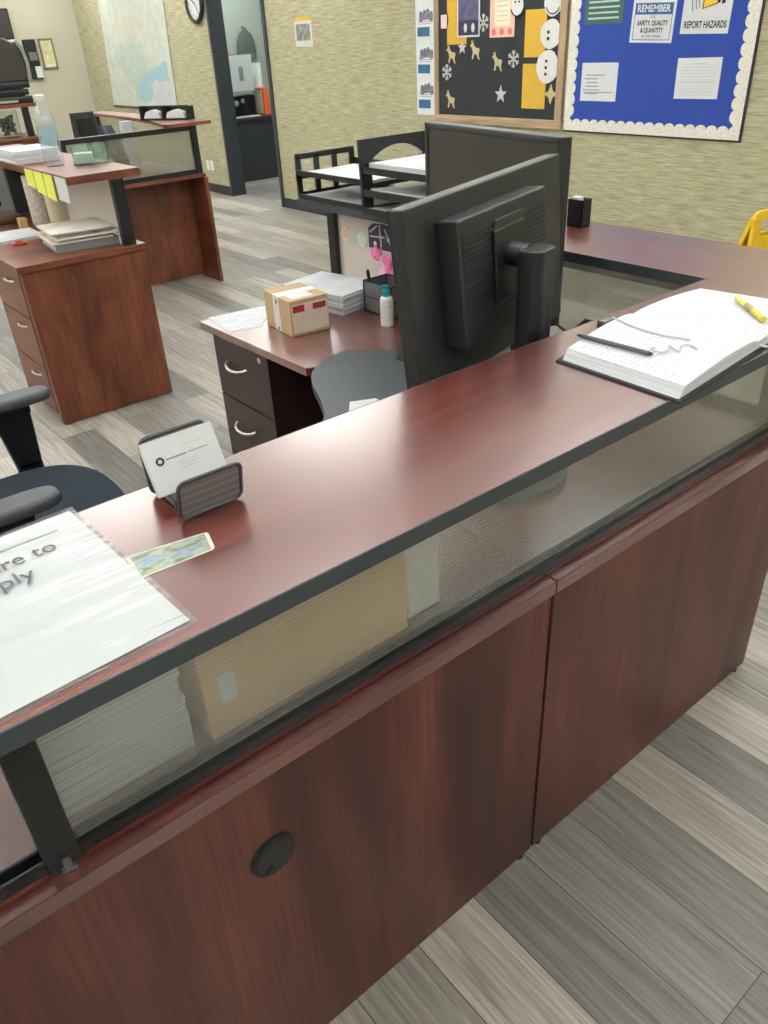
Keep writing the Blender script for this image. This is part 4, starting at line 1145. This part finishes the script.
MB().hexa([(1.50, 5.45, .788), (1.61, 5.45, .788), (1.61, 5.65, .788), (1.50, 5.65, .788), (1.50, 5.45, .9), (1.61, 5.45, .9), (1.61, 5.65, 1.11), (1.50, 5.65, 1.11)]).build('base', black, tl)
MB().tube([(1.52, 5.47, .93), (1.52, 5.55, 1.02), (1.52, 5.63, 1.11)], .018, 8).build('handset', plain('navy plastic', (36, 42, 66), .4), tl)
o = MB().prism([(1.63, .79), (1.76, .79), (1.74, 1.13), (1.66, 1.13)], 5.58, 5.62, 'XZ', .003).build('file_folder', plain('pale grey folder', (196, 200, 204), .6), None, loc=(1.69, 5.6, .79)); tag(o, 'pale grey folder upright beside the dark telephone at the background station', 'folder')

# ------------------------------------------------------------------ far left station
fs = thing('far_counter', (1.9, 9.5, 0), 'far counter with a cherry top and dark post at the left edge of the photo', 'counter')
MB().box(1.0, 2.28, 9.40, 9.75, 1.085, 1.12, .002).build('raised_shelf', che_x, fs)
MB().box(1.0, 2.26, 9.38, 10.1, .76, .786, .002).build('ledge', che_x, fs)
MB().box(1.0, 2.24, 9.42, 9.445, .0, .759).build('front_panel', che_z, fs)
MB().box(2.13, 2.20, 9.45, 9.50, .786, 1.084, .003).build('post', blackrail, fs)
MB().box(1.0, 2.13, 9.47, 9.476, .80, 1.084).build('glass_panel', clearglass, fs)
bm_ = thing('beverage_machine', (1.93, 9.58, 1.12), 'black rounded machine standing on the far counter', 'machine')
MB().prism([(1.70, 1.33), (2.27, 1.33), (2.285, 1.50), (2.27, 1.62), (2.22, 1.70), (2.13, 1.745), (2.0, 1.755), (1.70, 1.73)], 9.44, 9.72, 'XZ', .02, None, 3).build('housing', plain('glossy black plastic', (58, 56, 52), .2), bm_)
c = MB(); c.box(1.62, 2.27, 9.42, 9.74, 1.12, 1.19, .008); c.box(1.62, 2.25, 9.44, 9.74, 1.20, 1.26, .008); c.box(1.62, 2.27, 9.42, 9.74, 1.27, 1.335, .008); c.box(1.66, 2.2, 9.46, 9.72, 1.18, 1.28); c.build('base', black, bm_)
MB().prism([(2.272, 1.33), (2.315, 1.31), (2.325, 1.52), (2.30, 1.65), (2.24, 1.73), (2.22, 1.705), (2.27, 1.625), (2.287, 1.50)], 9.435, 9.72, 'XZ').build('side_trim', plain('grey side trim', (128, 126, 118), .3), bm_)
MB().box(1.85, 2.10, 9.412, 9.44, 1.135, 1.16).build('drip_tray', metal, bm_)
va = thing('wire_ornament', (1.85, 9.0, .786), 'tangled dark ornament in a clear jar behind the paper stack at the far left', 'ornament')
cx, cy, cz = 1.98, 9.36, .786
cy = 9.66
rnd = random.Random(21)
MB().lathe([(0, 0), (.13, 0), (.14, .01), (.14, .27), (.135, .27), (.135, .012), (0, .008)], (cx, cy, cz)).build('jar', clearglass, va)
c = MB()
for k in range(9):
    pts = [(cx + rnd.uniform(-.09, .09), cy + rnd.uniform(-.09, .09), cz + .02 + .2 * rnd.random()) for _ in range(5)]
    c.tube(pts, .012, 6)
c.build('dark_stems', dkgrey, va)
tv = thing('wall_screen', (2.9, 12.1, 1.9), 'black screen on the beige wall at the upper left corner of the photo', 'screen')
MB().box(2.0, 3.075, 12.13, 12.178, 1.765, 2.12, .006).build('casing', black, tv)
MB().box(2.02, 3.055, 12.126, 12.131, 1.785, 2.10).build('screen', screenm, tv)
ph = thing('wall_box', (3.26, 12.15, 1.5), 'black wall box with a small white label left of the framed picture', 'wall box')
MB().box(3.17, 3.335, 12.12, 12.178, 1.275, 1.755, .008).build('body', black, ph)
MB().box(3.20, 3.31, 12.10, 12.12, 1.50, 1.60, .004).build('dispenser', steel, ph)
MB().box(3.25, 3.335, 12.115, 12.121, 1.29, 1.43).build('white_label', paper, ph)
pf_ = thing('framed_picture', (3.49, 12.16, 1.57), 'small framed picture on the beige wall', 'picture')
c = MB(); c.box(3.39, 3.59, 12.158, 12.178, 1.735, 1.758, .003); c.box(3.39, 3.59, 12.158, 12.178, 1.385, 1.41, .003); c.box(3.39, 3.412, 12.158, 12.178, 1.385, 1.758, .003); c.box(3.568, 3.59, 12.158, 12.178, 1.385, 1.758, .003)
c.build('frame', plain('bronze frame', (132, 122, 92), .4, .3), pf_)
MB().box(3.412, 3.568, 12.166, 12.178, 1.41, 1.735).build('picture', plain('pale sepia picture', (196, 190, 150), .5, var=.15, scale=12), pf_)
MB().box(3.43, 3.55, 12.164, 12.167, 1.415, 1.44).build('caption_strip', paper, pf_)

# ------------------------------------------------------------------ on the papered wall
XB = XW
def wall_rect(mb, y0, y1, z0, z1, d0, d1, bev=0, M=None):
    mb.box(XB - d1, XB - d0, min(y0, y1), max(y0, y1), z0, z1, bev, M)
mp_ = thing('wall_map', (3.99, 10.4, 1.5), 'large pale wall map hanging left of the round clock', 'map')
MB().prism([(11.40, .905), (9.41, .900), (9.33, 2.25), (11.22, 2.25)], XB - .012, XB - .006, 'YZ').build('sheet', mapm, mp_)
def blob(pts, seed, j=.03):
    rnd = random.Random(seed); out = []
    for i, p in enumerate(pts):
        q = pts[(i + 1) % len(pts)]
        for k in range(5):
            t = k / 5; out.append((p[0] + (q[0] - p[0]) * t + rnd.uniform(-j, j), p[1] + (q[1] - p[1]) * t + rnd.uniform(-j, j)))
    return out
MB().prism(blob([(11.05, 1.50), (10.75, 1.62), (10.45, 1.66), (10.15, 1.60), (10.05, 1.30), (10.30, 1.12), (10.42, .98), (10.62, 1.12), (10.85, 1.30)], 3), XB - .0128, XB - .0115, 'YZ').build('land_print', mapgreen, mp_)
MB().prism(blob([(10.42, 1.20), (10.15, 1.32), (9.85, 1.36), (9.50, 1.45), (9.50, 1.22), (9.95, 1.22), (10.1, 1.0), (10.45, .96)], 4, .015), XB - .0130, XB - .0116, 'YZ').build('sea_print', mapblue, mp_)
MB().prism([(10.05, 1.20), (9.53, 1.20), (9.53, .94), (10.05, .94)], XB - .0134, XB - .0129, 'YZ').build('inset_print', maplilac, mp_)
MB().prism(blob([(10.7, 1.85), (10.3, 1.9), (10.2, 1.7), (10.5, 1.68)], 6, .02), XB - .0127, XB - .0115, 'YZ').build('region_print', plain('map pale tan region', (190, 186, 166), .6), mp_)
MB().cyl((XB - .012, 11.41, .90), (XB - .012, 9.40, .895), .011, n=10).build('bottom_rod', plain('dark brown rod', (74, 66, 52), .5), mp_)
ck = thing('wall_clock', (3.98, 8.58, 1.97), 'round white wall clock with a black rim beside the doorway', 'clock')
cy_, cz_ = 8.56, 1.975
MB().lathe([(.150, 0), (.185, 0), (.195, .02), (.185, .04), (.160, .042), (.150, .02)], (0, 0, 0), 40, axes((XB, cy_, cz_), (0, -1, 0), (0, 0, 1))).build('rim', black, ck)
MB().cyl((XB - .002, cy_, cz_), (XB - .016, cy_, cz_), .158, n=40).build('dial', white, ck)
c = MB()
for k in range(12):
    a = 2 * PI * k / 12
    c.box(XB - .0175, XB - .0158, -.004, .004, .115, .14, 0, Matrix.Translation((0, cy_, cz_)) @ Matrix.Rotation(a, 4, 'X'))
c.build('hour_marks', ink, ck)
MB().box(XB - .019, XB - .0176, -.005, .005, -.02, .12, 0, Matrix.Translation((0, cy_, cz_)) @ Matrix.Rotation(2.5, 4, 'X')).build('minute_hand', ink, ck)
MB().box(XB - .021, XB - .0192, -.006, .006, -.02, .08, 0, Matrix.Translation((0, cy_, cz_)) @ Matrix.Rotation(-1.0, 4, 'X')).build('hour_hand', ink, ck)
ou = thing('wall_outlet', (3.99, 8.79, .31), 'white double outlet plate low on the papered wall left of the doorway', 'outlet')
for y0 in (8.80, 8.70): MB().box(XB - .006, XB, y0, y0 + .075, .25, .365, .002).build('cover_plate', white, ou)
po = thing('wall_poster', (3.99, 6.49, 1.65), 'small photo poster with a yellow top band on the papered wall right of the doorway', 'poster')
c = MB(); wall_rect(c, 6.36, 6.645, 1.526, 1.767, .0, .002); c.build('sheet', plain('pale poster', (196, 196, 184), .6, var=.05), po)
c = MB(); wall_rect(c, 6.36, 6.645, 1.735, 1.767, .002, .003); c.build('top_band', ypaper, po)
c = MB(); wall_rect(c, 6.39, 6.62, 1.575, 1.71, .002, .003); c.build('photo', plain('grey photo print', (120, 122, 118), .5, var=.5, scale=22), po)
# flyer strip left of the black board: a column of flyers
yy0, yy1 = 4.668, 4.885
fly = thing('flyer_strip', (3.99, 4.78, 1.4), 'tall strip of printed flyers left of the black notice board', 'flyers')
c = MB(); wall_rect(c, yy0, yy1, 1.0, 2.1, 0, .003); c.build('sheet', plain('pale blue flyer paper', (222, 228, 228), .6), fly)
for zc in (1.08, 1.335, 1.595, 1.86):
    c = MB(); wall_rect(c, yy0 + .05, yy1 - .02, zc - .032, zc + .032, .003, .004); c.build('blue_panel', navy, fly)
    c = MB()
    for (dy, dz, r_0) in ((.03, .12, .018), (.07, .135, .02), (.11, .13, .018), (.15, .12, .02)):
        c.cyl((XB - .003, yy0 + dy, zc + dz), (XB - .0045, yy0 + dy, zc + dz), r_0, n=12)
        c.box(XB - .0045, XB - .003, yy0 + dy - r_0, yy0 + dy + r_0, zc + dz - .05, zc + dz)
    c.build('photo', plain('people photo print %d' % int(zc * 100), (120, 112, 128), .6, var=.4, scale=40), fly)
    c = MB()
    for j in range(3): wall_rect(c, yy0 + .03, yy1 - .03, zc + .052 + j * .014, zc + .056 + j * .014, .003, .0036)
    c.build('text_lines', greyink, fly)
# black notice board with maple frame
bb = thing('notice_board', (3.98, 3.98, 1.5), 'black paper notice board in a maple frame with winter cut-outs', 'notice board')
by0, by1, bz0, bz1 = 3.322, 4.650, .948, 2.15
c = MB(); wall_rect(c, by0 + .04, by1 - .04, bz0 + .06, bz1, .002, .012); c.build('backing', blackboard, bb)
for a in ((by0, by1, bz0, bz0 + .062), (by0, by1, bz1 - .06, bz1)):
    c = MB(); wall_rect(c, *a, .0, .022, .003); c.build('frame_rail', framewood_y, bb)
for a in ((by0, by0 + .062, bz0 + .062, bz1 - .06), (by1 - .05, by1, bz0 + .062, bz1 - .06)):
    c = MB(); wall_rect(c, *a, .0, .022, .003); c.build('frame_stile', framewood, bb)
def pinned(name, label, cat, mat, y0, y1, z0, z1, d=.0125, group=None, rot=0.0):
    yc, zc = (y0 + y1) / 2, (z0 + z1) / 2
    o = thing(name, (XB - d, yc, zc), label, cat, group)
    M = Matrix.Translation((XB - d, yc, zc)) @ Matrix.Rotation(rot, 4, 'X')
    a, b_ = abs(y1 - y0) / 2, abs(z1 - z0) / 2
    MB().box(-.0012, 0, -a, a, -b_, b_, 0, M).build('sheet', mat, o)
    return o, M, a, b_
YG = 'mustard paper squares on the black board'
pinned('mustard_paper', 'mustard paper sheet at the upper left of the black board behind the purple poster', 'paper', ypaper, 4.29, 4.505, 1.50, 1.95, group=YG)
pinned('mustard_paper', 'mustard paper sheet behind the middle snowman on the black board', 'paper', ypaper, 3.505, 3.70, 1.405, 1.693, group=YG)
pinned('mustard_paper', 'lowest mustard paper sheet on the black board', 'paper', ypaper, 3.485, 3.705, 1.078, 1.365, group=YG)
o, M, a, b_ = pinned('purple_poster', 'purple and dark poster with a white edge on the black board', 'poster', paper, 4.15, 4.39, 1.545, 1.96, .0142)
MB().box(-.0020, -.0012, -a + .012, a - .012, -b_ + .012, -b_ + .11, 0, M).build('dark_print', darkprint, o)
MB().box(-.0020, -.0012, -a + .012, a - .012, -b_ + .11, -b_ + .24, 0, M).build('mid_print', plain('slate print', (82, 80, 112), .6, var=.3, scale=20), o)
MB().box(-.0020, -.0012, -a + .012, a - .012, -b_ + .24, b_ - .012, 0, M).build('purple_print', purple, o)
MB().box(-.0024, -.0020, -a + .03, a - .03, -b_ + .25, -b_ + .262, 0, M).build('white_rule', paper, o)
for yy in (-.05, .03): MB().sphere((0, 0, 0), .03, (.04, .6, 1), 12, M @ Matrix.Translation((-.002, yy, -b_ + .06))).build('pale_figure', plain('pale print figure', (200, 200, 206), .6), o)
o, M, a, b_ = pinned('pink_flyer', 'pink bordered flyer in the top middle of the black board', 'flyer', salmon, 3.80, 4.045, 1.535, 1.96, .0142)
MB().box(-.0020, -.0012, -a + .045, a - .045, -b_ + .07, b_ - .03, 0, M).build('cream_centre', plain('cream flyer centre', (230, 220, 190), .7), o)
c = MB()
for k in range(7): c.box(-.0024, -.0020, -a + .065, a - .065, -b_ + .10 + k * .03, -b_ + .106 + k * .03, 0, M)
c.build('text_lines', plain('soft grey text', (176, 190, 160), .7), o)
rosep = plain('red rose print', (200, 110, 100), .7)
for yy in (-.08, 0, .08): MB().sphere((0, 0, 0), .022, (.05, 1, 1), 10, M @ Matrix.Translation((-.0018, yy, -b_ + .035))).build('red_print', rosep, o)
pinned('pink_sticker', 'small pink white sticker at the left edge of the black board', 'sticker', plain('pale pink sticker', (232, 210, 206), .6), 4.49, 4.575, 1.61, 1.70)
# snowmen: each a chain of white ovals
def snow(yc, zc, a, b_, kind, label, face, d=.0138):
    o = thing('snowman_cutout', (XB - d, yc, zc), label, 'cut-out', 'snowman cut-outs')
    pts = [(yc + a * math.cos(2 * PI * k / 36) * (1 + .03 * math.sin(9 * k)), zc + b_ * math.sin(2 * PI * k / 36) * (1 + .03 * math.sin(7 * k))) for k in range(36)]
    MB().prism(pts, XB - d - .004, XB - d, 'YZ').build('body', cotton, o)
    X0 = XB - d - .0045
    for (dy, dz, r_0) in face: MB().cyl((X0 + .001, yc + dy, zc + dz), (X0 - .003, yc + dy, zc + dz), r_0, n=10).build('eye' if kind == 'head' else 'button', ink, o)
    if kind == 'head':
        MB().tube([(X0, yc + .06 * math.cos(math.radians(t)), zc - .01 + .055 * math.sin(math.radians(t))) for t in range(200, 345, 12)], .004, 6).build('smile', ink, o)
snow(3.452, 1.725, .078, .080, 'head', 'white snowman head with a black smile at the top right of the black board', ((.03, .03, .009), (-.025, .035, .009)))
snow(3.459, 1.542, .093, .088, 'body', 'white oval snowman body with two buttons on the black board', ((.02, .012, .011), (.02, -.026, .011)), .0142)
snow(3.474, 1.345, .100, .102, 'body', 'lowest white snowman oval with three buttons on the black board', ((.01, .035, .010), (.012, -.005, .010), (.012, -.045, .010)), .0142)
snow(3.775, 1.725, .055, .060, 'head', 'smaller white snowman head beside the pink flyer', ((.02, .02, .007), (-.018, .02, .007)), .0165)
# reindeer: leaping deer cut-outs
deer = [(-.045, -.055), (-.030, -.050), (-.012, -.020), (.012, -.014), (.030, -.052), (.042, -.048), (.030, -.008), (.034, .012), (.046, .030), (.062, .034), (.058, .046), (.044, .050), (.050, .072), (.036, .060), (.030, .075), (.026, .054), (.014, .034), (-.010, .022), (-.034, .022), (-.046, .010), (-.036, -.006), (-.034, -.030)]
for k, (yc, zc, lab) in enumerate(((4.452, 1.425, 'gold reindeer cut-out leftmost on the black board, under the mustard sheet'), (4.19, 1.45, 'gold reindeer cut-out below the purple poster'), (3.955, 1.372, 'gold reindeer cut-out next to a snowflake in the middle of the black board'), (4.46, 1.112, 'gold reindeer cut-out at the lower left corner of the black board'))):
    o = MB().prism([(yc + y * .95, zc + z) for y, z in deer], XB - .0155, XB - .0125, 'YZ').build('reindeer_cutout', gold, None, loc=(XB - .014, yc, zc), smooth=False)
    tag(o, lab, 'cut-out', 'reindeer cut-outs')
for k, (yc, zc, lab) in enumerate(((4.112, 1.632, 'silver snowflake cut-out between the purple poster and the pink flyer'), (4.508, 1.312, 'silver snowflake cut-out at the left edge of the black board'), (3.80, 1.396, 'silver snowflake cut-out in the middle of the black board beside a reindeer'))):
    c = MB()
    for j in range(3):
        Mr = Matrix.Translation((XB - .014, yc, zc)) @ Matrix.Rotation(PI * j / 3, 4, 'X')
        c.box(-.0015, .0015, -.006, .006, -.056, .056, 0, Mr)
        for sgn in (1, -1):
            for a_ in (.7, -.7):
                c.box(-.0015, .0015, -.004, .004, 0, .024, 0, Mr @ Matrix.Translation((0, 0, sgn * .030)) @ Matrix.Rotation(a_ if sgn > 0 else PI + a_, 4, 'X'))
    o = c.build('snowflake_cutout', silver, None, loc=(XB - .014, yc, zc)); tag(o, lab, 'cut-out', 'snowflake cut-outs')
def star(yc, zc, r0, mat, lab, k4=5):
    pts = [(yc + (r0 if i % 2 == 0 else r0 * .42) * math.sin(PI * i / k4), zc + (r0 if i % 2 == 0 else r0 * .42) * math.cos(PI * i / k4)) for i in range(2 * k4)]
    o = MB().prism(pts, XB - .0155, XB - .0125, 'YZ').build('star_cutout', mat, None, loc=(XB - .014, yc, zc), smooth=False); tag(o, lab, 'cut-out', 'star cut-outs')
star(3.918, 1.165, .062, silver, 'silver star cut-out low in the middle of the black board')
star(3.432, 1.175, .066, gold, 'gold star cut-out at the lower right of the black board', 4)
star(4.335, 1.478, .05, plain('pale pink glitter', (196, 180, 178), .6), 'pale pinkish star cut-out peeking out under the purple poster')
# blue notice board with scalloped border
sb = thing('notice_board', (3.98, 2.64, 1.5), 'royal blue notice board with a white scalloped border at the right of the wall', 'notice board')
sy0, sy1, sz0, sz1 = 1.950, 3.298, .942, 2.1
c = MB(); wall_rect(c, sy0, sy1, sz0, sz1, 0, .012, .002); c.build('frame', plain('black thin frame', (36, 36, 38), .5), sb)
c = MB(); wall_rect(c, sy0 + .012, sy1 - .004, sz0 + .010, sz1 - .01, .012, .014); c.build('backing', blueboard, sb)
c = MB()
n = 18; L = (sy1 - .004) - (sy0 + .012)
pts = [(sy0 + .012, sz0 + .010), (sy1 - .004, sz0 + .010), (sy1 - .004, sz0 + .058)]
for k in range(n):
    yc = sy1 - .004 - L * (k + .5) / n; r0 = L / n / 2
    pts += [(yc + r0 * math.cos(t * PI / 6), sz0 + .058 + r0 * .75 * math.sin(t * PI / 6)) for t in range(1, 7)]
c.prism(pts, XB - .017, XB - .014, 'YZ'); c.build('scalloped_border', scallop, sb, smooth=False)
for side in (0, 1):
    c = MB(); n = 15; z0_ = sz0 + .10; L = sz1 - .01 - z0_
    ye = sy0 + .012 if side == 0 else sy1 - .004; sg_ = 1 if side == 0 else -1
    pts = [(ye, z0_ - .03), (ye + sg_ * .045, z0_ - .03)]
    for k in range(n):
        zc = z0_ + L * (k + .5) / n; r0 = L / n / 2
        pts += [(ye + sg_ * (.055 + r0 * .75 * math.sin(t * PI / 6)), zc - r0 * math.cos(t * PI / 6)) for t in range(0, 7)]
    pts += [(ye, sz1 - .01)]
    c.prism(pts, XB - .0172, XB - .0142, 'YZ'); c.build('scalloped_border', scallop, sb, smooth=False)
WM = lambda y, z, d, rot=0: Matrix.Translation((XB - d, y, z)) @ Matrix.Rotation(rot, 4, 'X') @ axes((0, 0, 0), (0, -1, 0), (0, 0, 1))
o, M, a, b_ = pinned('green_notice', 'dark green notice with pale lines at the upper left of the blue board', 'notice', green, 2.878, 3.18, 1.585, 1.85, .0142)
c = MB()
for k in range(6): c.box(-.0020, -.0012, -a + .03 + .008 * (k % 2), a - .03, -b_ + .028 + k * .030, -b_ + .038 + k * .030, 0, M)
c.build('text_lines', plain('pale green text', (176, 196, 180), .7), o)
o, M, a, b_ = pinned('reminder_sign', 'REMEMBER safety sign with a blue header on the blue board', 'sign', paper, 2.502, 2.808, 1.472, 1.700, .0142, rot=.03)
yc, zc = (2.502 + 2.808) / 2, (1.472 + 1.700) / 2
MB().box(-.0020, -.0012, -a + .022, a - .022, .036, .096, 0, M).build('header', bluehead, o)
fr = MB()
for q_ in ((-a + .018, -a + .022, -b_ + .014, b_ - .014), (a - .022, a - .018, -b_ + .014, b_ - .014)): fr.box(-.0018, -.0012, q_[0], q_[1], q_[2], q_[3], 0, M)
fr.box(-.0018, -.0012, -a + .018, a - .018, -b_ + .014, -b_ + .018, 0, M)
fr.build('border_line', bluehead, o)
text(o, 'REMEMBER', paper, WM(yc, zc + .066, .0142 + .0024, .03), .052, width=.235, bold=.0012)
text(o, "IT'S", ink, WM(yc, zc + .022, .0142 + .0018, .03), .022, width=.032)
text(o, 'SAFETY, QUALITY', ink, WM(yc, zc - .010, .0142 + .0018, .03), .036, width=.22, bold=.001)
text(o, '& QUANTITY', ink, WM(yc, zc - .048, .0142 + .0018, .03), .036, width=.165, bold=.001)
text(o, 'IN THAT ORDER', ink, WM(yc, zc - .080, .0142 + .0018, .03), .020, width=.14)
o, M, a, b_ = pinned('hazard_sign', 'REPORT HAZARDS sign with a yellow megaphone on the blue board', 'sign', paper, 2.138, 2.452, 1.510, 1.80, .0142, rot=.02)
yc, zc = (2.138 + 2.452) / 2, (1.510 + 1.80) / 2
text(o, 'REPORT HAZARDS', ink, WM(yc, zc - .100, .0142 + .0018, .02), .050, width=.275, bold=.0012)
Mm = WM(yc - .02, zc + .035, .0142 + .0014, .02)
MB().prism([(-.045, -.055), (.045, -.028), (.045, .030), (-.045, .062)], 0, .0008, 'XY', 0, Mm).build('megaphone_horn', yellow, o)
c = MB(); c.prism([(.047, -.030), (.060, -.026), (.060, .028), (.047, .032)], 0, .001, 'XY', 0, Mm); c.prism([(.070, -.035), (.092, -.030), (.092, .02), (.070, .025)], 0, .001, 'XY', 0, Mm)
c.tube([Mm @ V(p) for p in ((-.045, -.055, .001), (.045, -.028, .001), (.045, .030, .001), (-.045, .062, .001))], .0035, 6, True)
c.build('megaphone_outline', ink, o)
c = MB()
for k, x in enumerate((-.065, -.085, -.11)):
    c.tube([Mm @ V((x - .012 * math.sin(PI * t / 8), -.05 - .008 * k + (.11 + .016 * k) * t / 8, .001)) for t in range(9)], .003, 6)
c.build('sound_waves', greyink, o)
o, M, a, b_ = pinned('white_memo', 'white memo on the left half of the blue board', 'memo', paper, 2.875, 3.168, 1.14, 1.367, .0142)
c = MB()
for k, (x0, x1) in enumerate(((.02, .16), (.01, .10), (.03, .10), (.02, .11), (.0, .12), (.02, .105))):
    z = b_ - .075 - k * .022
    c.box(-.0020, -.0012, .11 - x1, .11 - x0 + .02, z, z + .006, 0, M)
c.box(-.0020, -.0012, -a + .03, a - .03, -b_ + .05, -b_ + .055, 0, M)
c.build('text_lines', greyink, o)
o, M, a, b_ = pinned('white_notice', 'white printed notice on the right half of the blue board', 'notice', paper, 2.145, 2.44, 1.168, 1.388, .0142, rot=-.01)
c = MB()
for k in range(11):
    z = b_ - .035 - k * .0165
    c.box(-.0020, -.0012, -a + (.1 if k == 0 else .03), a - (.1 if k == 0 else .03), z, z + (.006 if k in (0, 6) else .003), 0, M)
c.build('text_lines', plain('faint grey text', (186, 190, 194), .7), o)

# ------------------------------------------------------------------ yellow floor sign near the wall
yf = thing('wet_floor_sign', (2.97, 1.12, 0), 'yellow folding floor sign by the papered wall at the right edge of the photo', 'floor sign')
def leaf(tilt):
    M = Matrix.Translation((2.95, 1.165, .815)) @ Matrix.Rotation(PI / 2 - .12, 4, 'Z') @ Matrix.Rotation(tilt, 4, 'Y')
    a = .135
    c = MB()
    outl = [(-.19, -.83), (-.15, -.83), (-.145, -.78), (.145, -.78), (.15, -.83), (.19, -.83), (.135, -.02), (.11, 0), (-.11, 0), (-.135, -.02)]
    hole = [(-.075, -.115), (.075, -.115), (.065, -.05), (-.065, -.05)]
    # body below the grip slot, two cheeks and a top bar
    c.prism([(-.19, -.83), (-.15, -.83), (-.145, -.78), (.145, -.78), (.15, -.83), (.19, -.83), (.1417, -.12), (-.1417, -.12)], -.006, .006, 'YZ', .002, M)
    c.prism([(-.1417, -.1195), (-.085, -.1195), (-.078, -.045), (-.1367, -.045)], -.006, .006, 'YZ', .002, M)
    c.prism([(.085, -.1195), (.1417, -.1195), (.1367, -.045), (.078, -.045)], -.006, .006, 'YZ', .002, M)
    c.prism([(-.1367, -.0445), (.1367, -.0445), (.132, -.01), (.10, 0), (-.10, 0), (-.132, -.01)], -.006, .006, 'YZ', .002, M)
    c.box(-.010, .010, .128, .142, -.5, -.03, .002, M); c.box(-.010, .010, -.142, -.128, -.5, -.03, .002, M)
    return c.build('leaf', yellow, yf)
leaf(.02); leaf(-.30)

# ------------------------------------------------------------------ office beyond the doorway
od = thing('office_desk', (5.0, 9.2, 0), 'dark desk seen through the open doorway', 'desk')
MB().box(4.40, 5.6, 8.83, 8.855, .045, .752).build('front_panel', doormat, od)
MB().box(4.39, 5.62, 8.80, 9.5, .752, .785, .003).build('desktop', plain('dark brown desktop', (66, 50, 46), .4), od)
MB().box(4.40, 5.6, 8.84, 8.86, 0, .045).build('kick_strip', plain('pale kick strip', (196, 198, 190), .5), od)
MB().box(5.57, 5.6, 8.86, 9.45, .0, .75).build('side_panel', doormat, od)
MB().box(4.40, 4.43, 8.86, 9.45, .0, .75).build('side_panel', doormat, od)
sf = thing('sign_frame', (4.7, 8.9, .785), 'clear acrylic frame holding a white sheet on the desk in the doorway', 'sign holder')
c = MB(); c.box(4.47, 4.90, 8.90, 8.904, 1.02, 1.47); c.box(4.47, 4.90, 8.918, 8.922, 1.02, 1.47); c.build('acrylic_front', clearglass, sf)
MB().box(4.50, 4.83, 8.907, 8.912, 1.07, 1.455).build('sheet', paper, sf)
c = MB(); c.sphere((4.665, 8.905, 1.30), .035, (1, .05, 1)); c.box(4.635, 4.695, 8.9045, 8.9065, 1.18, 1.28, .0); c.build('printed_figure', greyink, sf)
MB().box(4.67, 4.70, 8.90, 8.92, .80, 1.02).build('stem', black, sf); MB().box(4.58, 4.80, 8.86, 8.97, .785, .80).build('foot', black, sf)
q = thing('monitor_back', (4.68, 9.15, .785), 'dark equipment under the clear sign frame in the doorway', 'equipment'); q.name = 'office_printer'
MB().box(4.45, 4.90, 9.05, 9.40, .785, 1.02, .015).build('body', black, q)
c = MB(); c.sphere((4.62, 9.04, .93), .035); c.sphere((4.72, 9.04, .95), .03); c.build('silver_knob', plain('pale grey knob', (180, 182, 184), .4), q)
ob = thing('orange_binder', (4.95, 8.95, .785), 'orange binder standing on the office desk beside the sign frame', 'binder')
MB().box(4.92, 4.995, 8.86, 9.10, .785, 1.085, .004).build('cover', orange, ob)
MB().box(4.915, 4.921, 8.89, 9.07, .80, 1.06).build('pages', paper2, ob)
o = MB().prism([(4.86, 1.09), (5.02, 1.09), (5.02, 1.36), (4.86, 1.36)], 9.02, 9.03, 'XZ').build('white_sheet', paper, None, loc=(4.94, 9.025, 1.09)); tag(o, 'white sheet standing above the orange binder', 'paper')
o = MB().box(4.85, 4.96, 9.14, 9.30, 1.06, 1.36, .004).build('orange_folder', orange, None, loc=(4.9, 9.2, 1.06)); tag(o, 'orange folder between the sign frame and the white sheet', 'folder')
flat_sheet([(4.43, 8.82), (4.80, 8.815), (4.84, 8.86), (4.46, 8.86)], .785, 'office_papers', 'white papers at the edge of the desk in the doorway', paper, 'papers', .012)
ct = thing('hanging_coat', (6.1, 10.98, 1.5), 'dark coat hanging on the office wall above the sign frame', 'coat')
MB().cyl((5.98, 10.99, 1.775), (5.98, 10.92, 1.775), .012).build('hook', metal, ct)
MB().lathe([(0, 1.345), (.15, 1.35), (.16, 1.45), (.15, 1.58), (.11, 1.68), (.04, 1.73), (.03, 1.765), (0, 1.77)], (0, 0, 0), 24, Matrix.Translation((5.98, 10.93, 0)) @ Matrix.Diagonal((1, .3, 1, 1))).build('coat_body', plain('dark grey green cloth', (84, 92, 86), .9, bump=.3), ct)


# ------------------------------------------------------------------ world, colour management
w_ = bpy.data.worlds.new('world'); SC.world = w_; w_.use_nodes = True
w_.node_tree.nodes['Background'].inputs['Color'].default_value = (0.9, 0.95, 1, 1)
w_.node_tree.nodes['Background'].inputs['Strength'].default_value = 0.3
SC.view_settings.view_transform = 'Standard'
SC.view_settings.look = 'None'
SC.view_settings.exposure = 0.0
SC.view_settings.gamma = 1.0
SC.view_settings.use_curve_mapping = False
SC.cycles.max_bounces = 10
SC.cycles.transparent_max_bounces = 16
SC.cycles.use_denoising = True
SC.cycles.sample_clamp_indirect = 6.0
SC.cycles.caustics_reflective = False
SC.cycles.caustics_refractive = False
